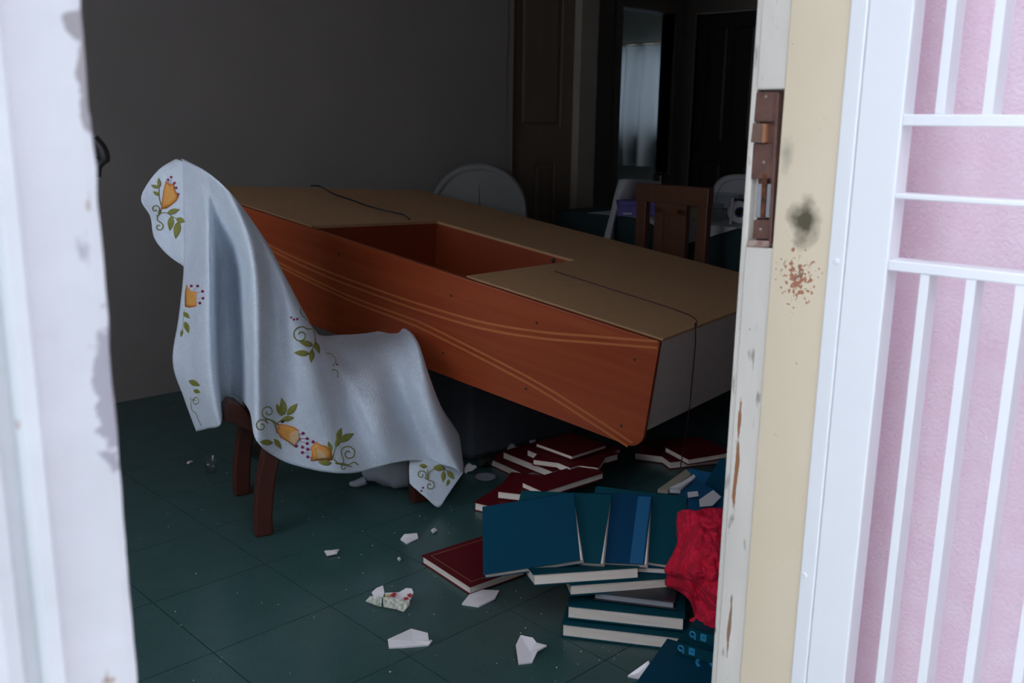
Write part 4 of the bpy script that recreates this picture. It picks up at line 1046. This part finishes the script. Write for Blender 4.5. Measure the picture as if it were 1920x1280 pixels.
slip_chair('slipcovered white chair with a round back against the back wall', 898, 400, 4.86, .486, a_face, .942, 2.0, depth=.05, m_sheet=mat('pale_grey_slipcover', (.20, .20, .195), .85, (.23, .23, .225), 6))
slip_chair('white slipcovered chair at the right end of the green table', 1392, 400, 5.55, .36, a_face, .87, 3.2, depth=.4)
# draped sheet chair left of table: slanted sheet
def sheet_chair():
    p = at(1180, 420, 5.0); root = thing('slipcovered_chair', 'chair hung with a slanting white sheet at the left of the green table', 'chair', (p.x, p.y, 0), 'white slipcovered chairs')
    o = V((p.x, p.y, 0))
    c = [[(1160,337,5.05),(1152,365,5.0),(1143,405,4.95),(1131,452,4.9),(1125,500,4.9)],
         [(1172,336,5.0),(1162,365,4.96),(1153,405,4.92),(1144,452,4.88),(1140,500,4.88)],
         [(1195,337,5.05),(1180,365,5.02),(1162,405,5.0),(1152,452,4.97),(1150,500,4.97)],
         [(1222,338,5.15),(1208,360,5.14),(1190,385,5.12),(1182,405,5.12),(1178,430,5.12)],
         [(1242,340,5.22),(1240,352,5.22),(1238,365,5.22),(1236,378,5.22),(1235,395,5.22)]]
    g_ = patch([[at(*q)-o for q in k] for k in c], 6, 6)
    for r_ in g_:
        for q in r_: q += fw*.02*noise.noise(q*9)
    MB().grid(g_).build('sheet', m_sheet, root, smooth=True, solid=.003)
    for (u, d) in ((1165, 5.12), (1235, 5.3)):
        t_ = at(u, 345, d)-o; MB().box((t_.x-.018, t_.y-.018, 0), (t_.x+.018, t_.y+.018, t_.z)).build('leg', m_chairwood, root)
    a_ = at(1165, 345, 5.12)-o; b_ = at(1235, 345, 5.3)-o
    MB().tube([a_, b_], .016, 6).build('top_rail', m_chairwood, root)
    sc_ = (a_+b_)/2; MB().box((sc_.x-.2, sc_.y-.02, .42), (sc_.x+.2, sc_.y+.35, .46)).build('seat', m_chairwood, root)
    for dx in (-.18, .18): MB().box((sc_.x+dx-.018, sc_.y+.31, 0), (sc_.x+dx+.018, sc_.y+.346, .42)).build('leg', m_chairwood, root)
sheet_chair()
# wooden dining chair with splat back (back towards us, parallel to the side walls)
wl_, wr_ = at(1205, 420, 4.62), at(1319, 420, 4.34)
exx = V((wr_.x-wl_.x, wr_.y-wl_.y, 0)); CWd = exx.length; exx.normalize(); eyy = V((0, 0, 1)).cross(exx)
wc = thing('wooden_chair', 'brown wooden dining chair with a slatted back before the green table', 'chair', frame(V((wl_.x, wl_.y, 0)), exx, eyy, V((0, 0, 1))))
ztp = at(1262, 346, 4.48).z
st = .030
for x in (0, CWd): MB().box((x-st, -.018, 0), (x+st, .018, ztp)).build('leg', m_chairwood, wc, bevel=.004)
MB().box((-st-.005, -.022, ztp-.085), (CWd+st+.005, .020, ztp)).build('top_rail', m_chairwood, wc, bevel=.004)
MB().box((CWd*.5-.095, -.012, .50), (CWd*.5+.095, .012, ztp-.085)).build('splat', m_chairwood, wc, bevel=.003)
for x in (CWd*.5-.095, CWd*.5+.040): MB().box((x, -.020, .50), (x+.055, -.010, ztp-.105)).build('splat_strip', m_chairwood, wc, bevel=.002)
MB().box((CWd*.5-.095, -.020, ztp-.135), (CWd*.5+.095, -.010, ztp-.085)).build('splat_strip', m_chairwood, wc, bevel=.002)
MB().box((-st, -.02, .46), (CWd+st, .018, .52)).build('lower_rail', m_chairwood, wc, bevel=.003)
MB().box((-.02, .0, .42), (CWd+.02, .38, .46)).build('seat', m_uph, wc, bevel=.01)
for x in (0, CWd): MB().box((x-st*.8, .34, 0), (x+st*.8, .34+.04, .42)).build('leg', m_chairwood, wc)
# table with dark green cloth
tc_ = at(1300, 405, 5.15); TZ = at(1300, 408, 4.95).z
tab = thing('dining_table', 'dining table under a long dark green cloth', 'table', rz((tc_.x, tc_.y, 0), 0))
MB().box((-.42, -.62, TZ-.03), (.42, .55, TZ-.005)).build('tabletop', m_chairwood, tab)
for x in (-.36, .36):
    for y in (-.56, .49): MB().box((x-.03, y-.03, 0), (x+.03, y+.03, TZ-.03)).build('leg', m_chairwood, tab)
gc = MB(); per = []
nn = 120
for i in range(nn):
    f = i/nn*4; s = int(f); q = f-s
    cn4 = [(-.45, -.65), (.45, -.65), (.45, .58), (-.45, .58)]; a, b = V(cn4[s]), V(cn4[(s+1) % 4]); p2 = a.lerp(b, q); per.append(V((p2.x, p2.y, 0)))
rows = []
for k in range(7):
    f = k/6; z = TZ+.003-f*.5; r_ = []
    for i, p in enumerate(per+[per[0]]):
        d = p.normalized(); r_.append(V((p.x, p.y, z))+d*(.004+f*(.03+.022*math.sin(i*1.1)+.012*math.sin(i*.47))))
    rows.append(r_)
gc.grid(rows); i0 = len(gc.v); gc.v += [V((p.x, p.y, TZ+.003)) for p in per]; gc.f.append(tuple(range(i0, i0+nn)))
gco = gc.build('green_tablecloth', m_green, smooth=False); gco.location = (tc_.x, tc_.y, 0)
tag(gco, 'dark green cloth covering the dining table', 'tablecloth')
# white runner over the table, a pointed corner hanging over the front edge
TT = TZ+.0055
rn = MB(); rp = [V((-.462, -.60, 0)), V((.30, -.60, 0)), V((.30, .35, 0)), V((-.462, .35, 0))]
rn.prism([p+V((0, 0, TT)) for p in rp], (0, 0, .0015))
xx_ = -.468
rn.prism([V((xx_, -.58, TT)), V((xx_, -.30, TT-.10)), V((xx_, -.02, TT)), V((xx_+.01, -.02, TT+.001)), V((xx_+.01, -.58, TT+.001))], (-.002, 0, 0))
ro = rn.build('table_runner', m_sheet); ro.location = (tc_.x, tc_.y, 0)
tag(ro, 'white cloth with a pointed corner lying over the green tablecloth', 'table runner')
def ont(u, v, x=None):   # point on the table top
    return fl(u, v, TT+.002)
# purple box
pb = ont(1186, 406)
pbx = thing('purple_box', 'purple cardboard box on the left of the green table', 'box', rz((pb.x+.0, pb.y, TT+.002), math.radians(-42)))
MB().box((-.07, 0, 0), (.16, .16, .070)).build('body', m_purple, pbx, bevel=.003); MB().box((-.074, -.004, .055), (.164, .164, .078)).build('lid', m_purple, pbx, bevel=.003)
MB().box((-.05, -.003, .010), (-.005, .001, .020)).build('label_print', m_sheet, pbx)
# bowl and glasses, roll of tape, white stick
def lath(name, label, cat, u, v, prof, m, dep=None, group=None):
    p = ont(u, v); o = MB().lathe(prof, 24).build(name, m, smooth=True); o.location = (p.x, p.y, TT+.002); return tag(o, label, cat, group)
lath('glass_bowl', 'clear glass bowl on the green table behind the wooden chair', 'bowl', 1352, 412, [(0, .006), (.04, .008), (.085, .06), (.10, .13), (.104, .13), (.09, .055), (.045, 0), (0, 0)], m_glass)
lath('drinking_glass', 'clear tumbler standing on the table beside the purple box', 'glass', 1228, 405, [(0, .006), (.03, .006), (.036, .11), (.038, .11), (.033, 0), (0, 0)], m_glass)
lath('drinking_glass', 'clear tumbler on the table right of the wooden chair', 'glass', 1342, 416, [(0, .006), (.026, .006), (.032, .09), (.034, .09), (.029, 0), (0, 0)], m_glass)
lath('white_candle', 'thin white candle standing on the table by the tape roll', 'candle', 1370, 420, [(0, .125), (.006, .125), (.007, .118), (.007, 0), (0, 0)], m_paper)
tp = ont(1384, 418)
tr_ = thing('tape_roll', 'white tape roll standing on edge on the green table', 'tape roll', frame(V((tp.x, tp.y, TT+.056)), V((math.cos(-YAW), math.sin(-YAW), 0)), V((0, 0, 1)), V((math.cos(-YAW), math.sin(-YAW), 0)).cross(V((0, 0, 1)))))
MB().lathe([(.025, -.022), (.052, -.022), (.052, .022), (.025, .022), (.025, -.022)], 28).build('tape', m_paper, tr_, smooth=False)
MB().lathe([(.020, -.0225), (.026, -.0225), (.026, .0225), (.020, .0225), (.020, -.0225)], 28).build('core', m_purple, tr_)
MB().box((.0, -.055, -.12), (.09, .055, -.03)).build('box', m_dark, thing('black_box', 'small black box behind the tape roll on the green table', 'box', tr_.matrix_world.copy()))
b2 = ont(1308, 407); o = MB().box((-.05, -.05, 0), (.05, .05, .055)).build('tan_box', mat('tan_card', (.30, .27, .18), .7), bevel=.003); o.location = (b2.x, b2.y, TT+.002); tag(o, 'small tan box on the table between chair back slats', 'box')
b3 = at(1238, 345, 5.26); o = MB().box((-.035, -.03, 0), (.045, .03, .045)).box((-.02, -.02, .045), (.02, .02, .06)).build('black_pouch', m_dark, bevel=.01); o.location = (b3.x, b3.y, b3.z+.008); tag(o, 'small black pouch on the rail of the sheet-hung chair', 'pouch')
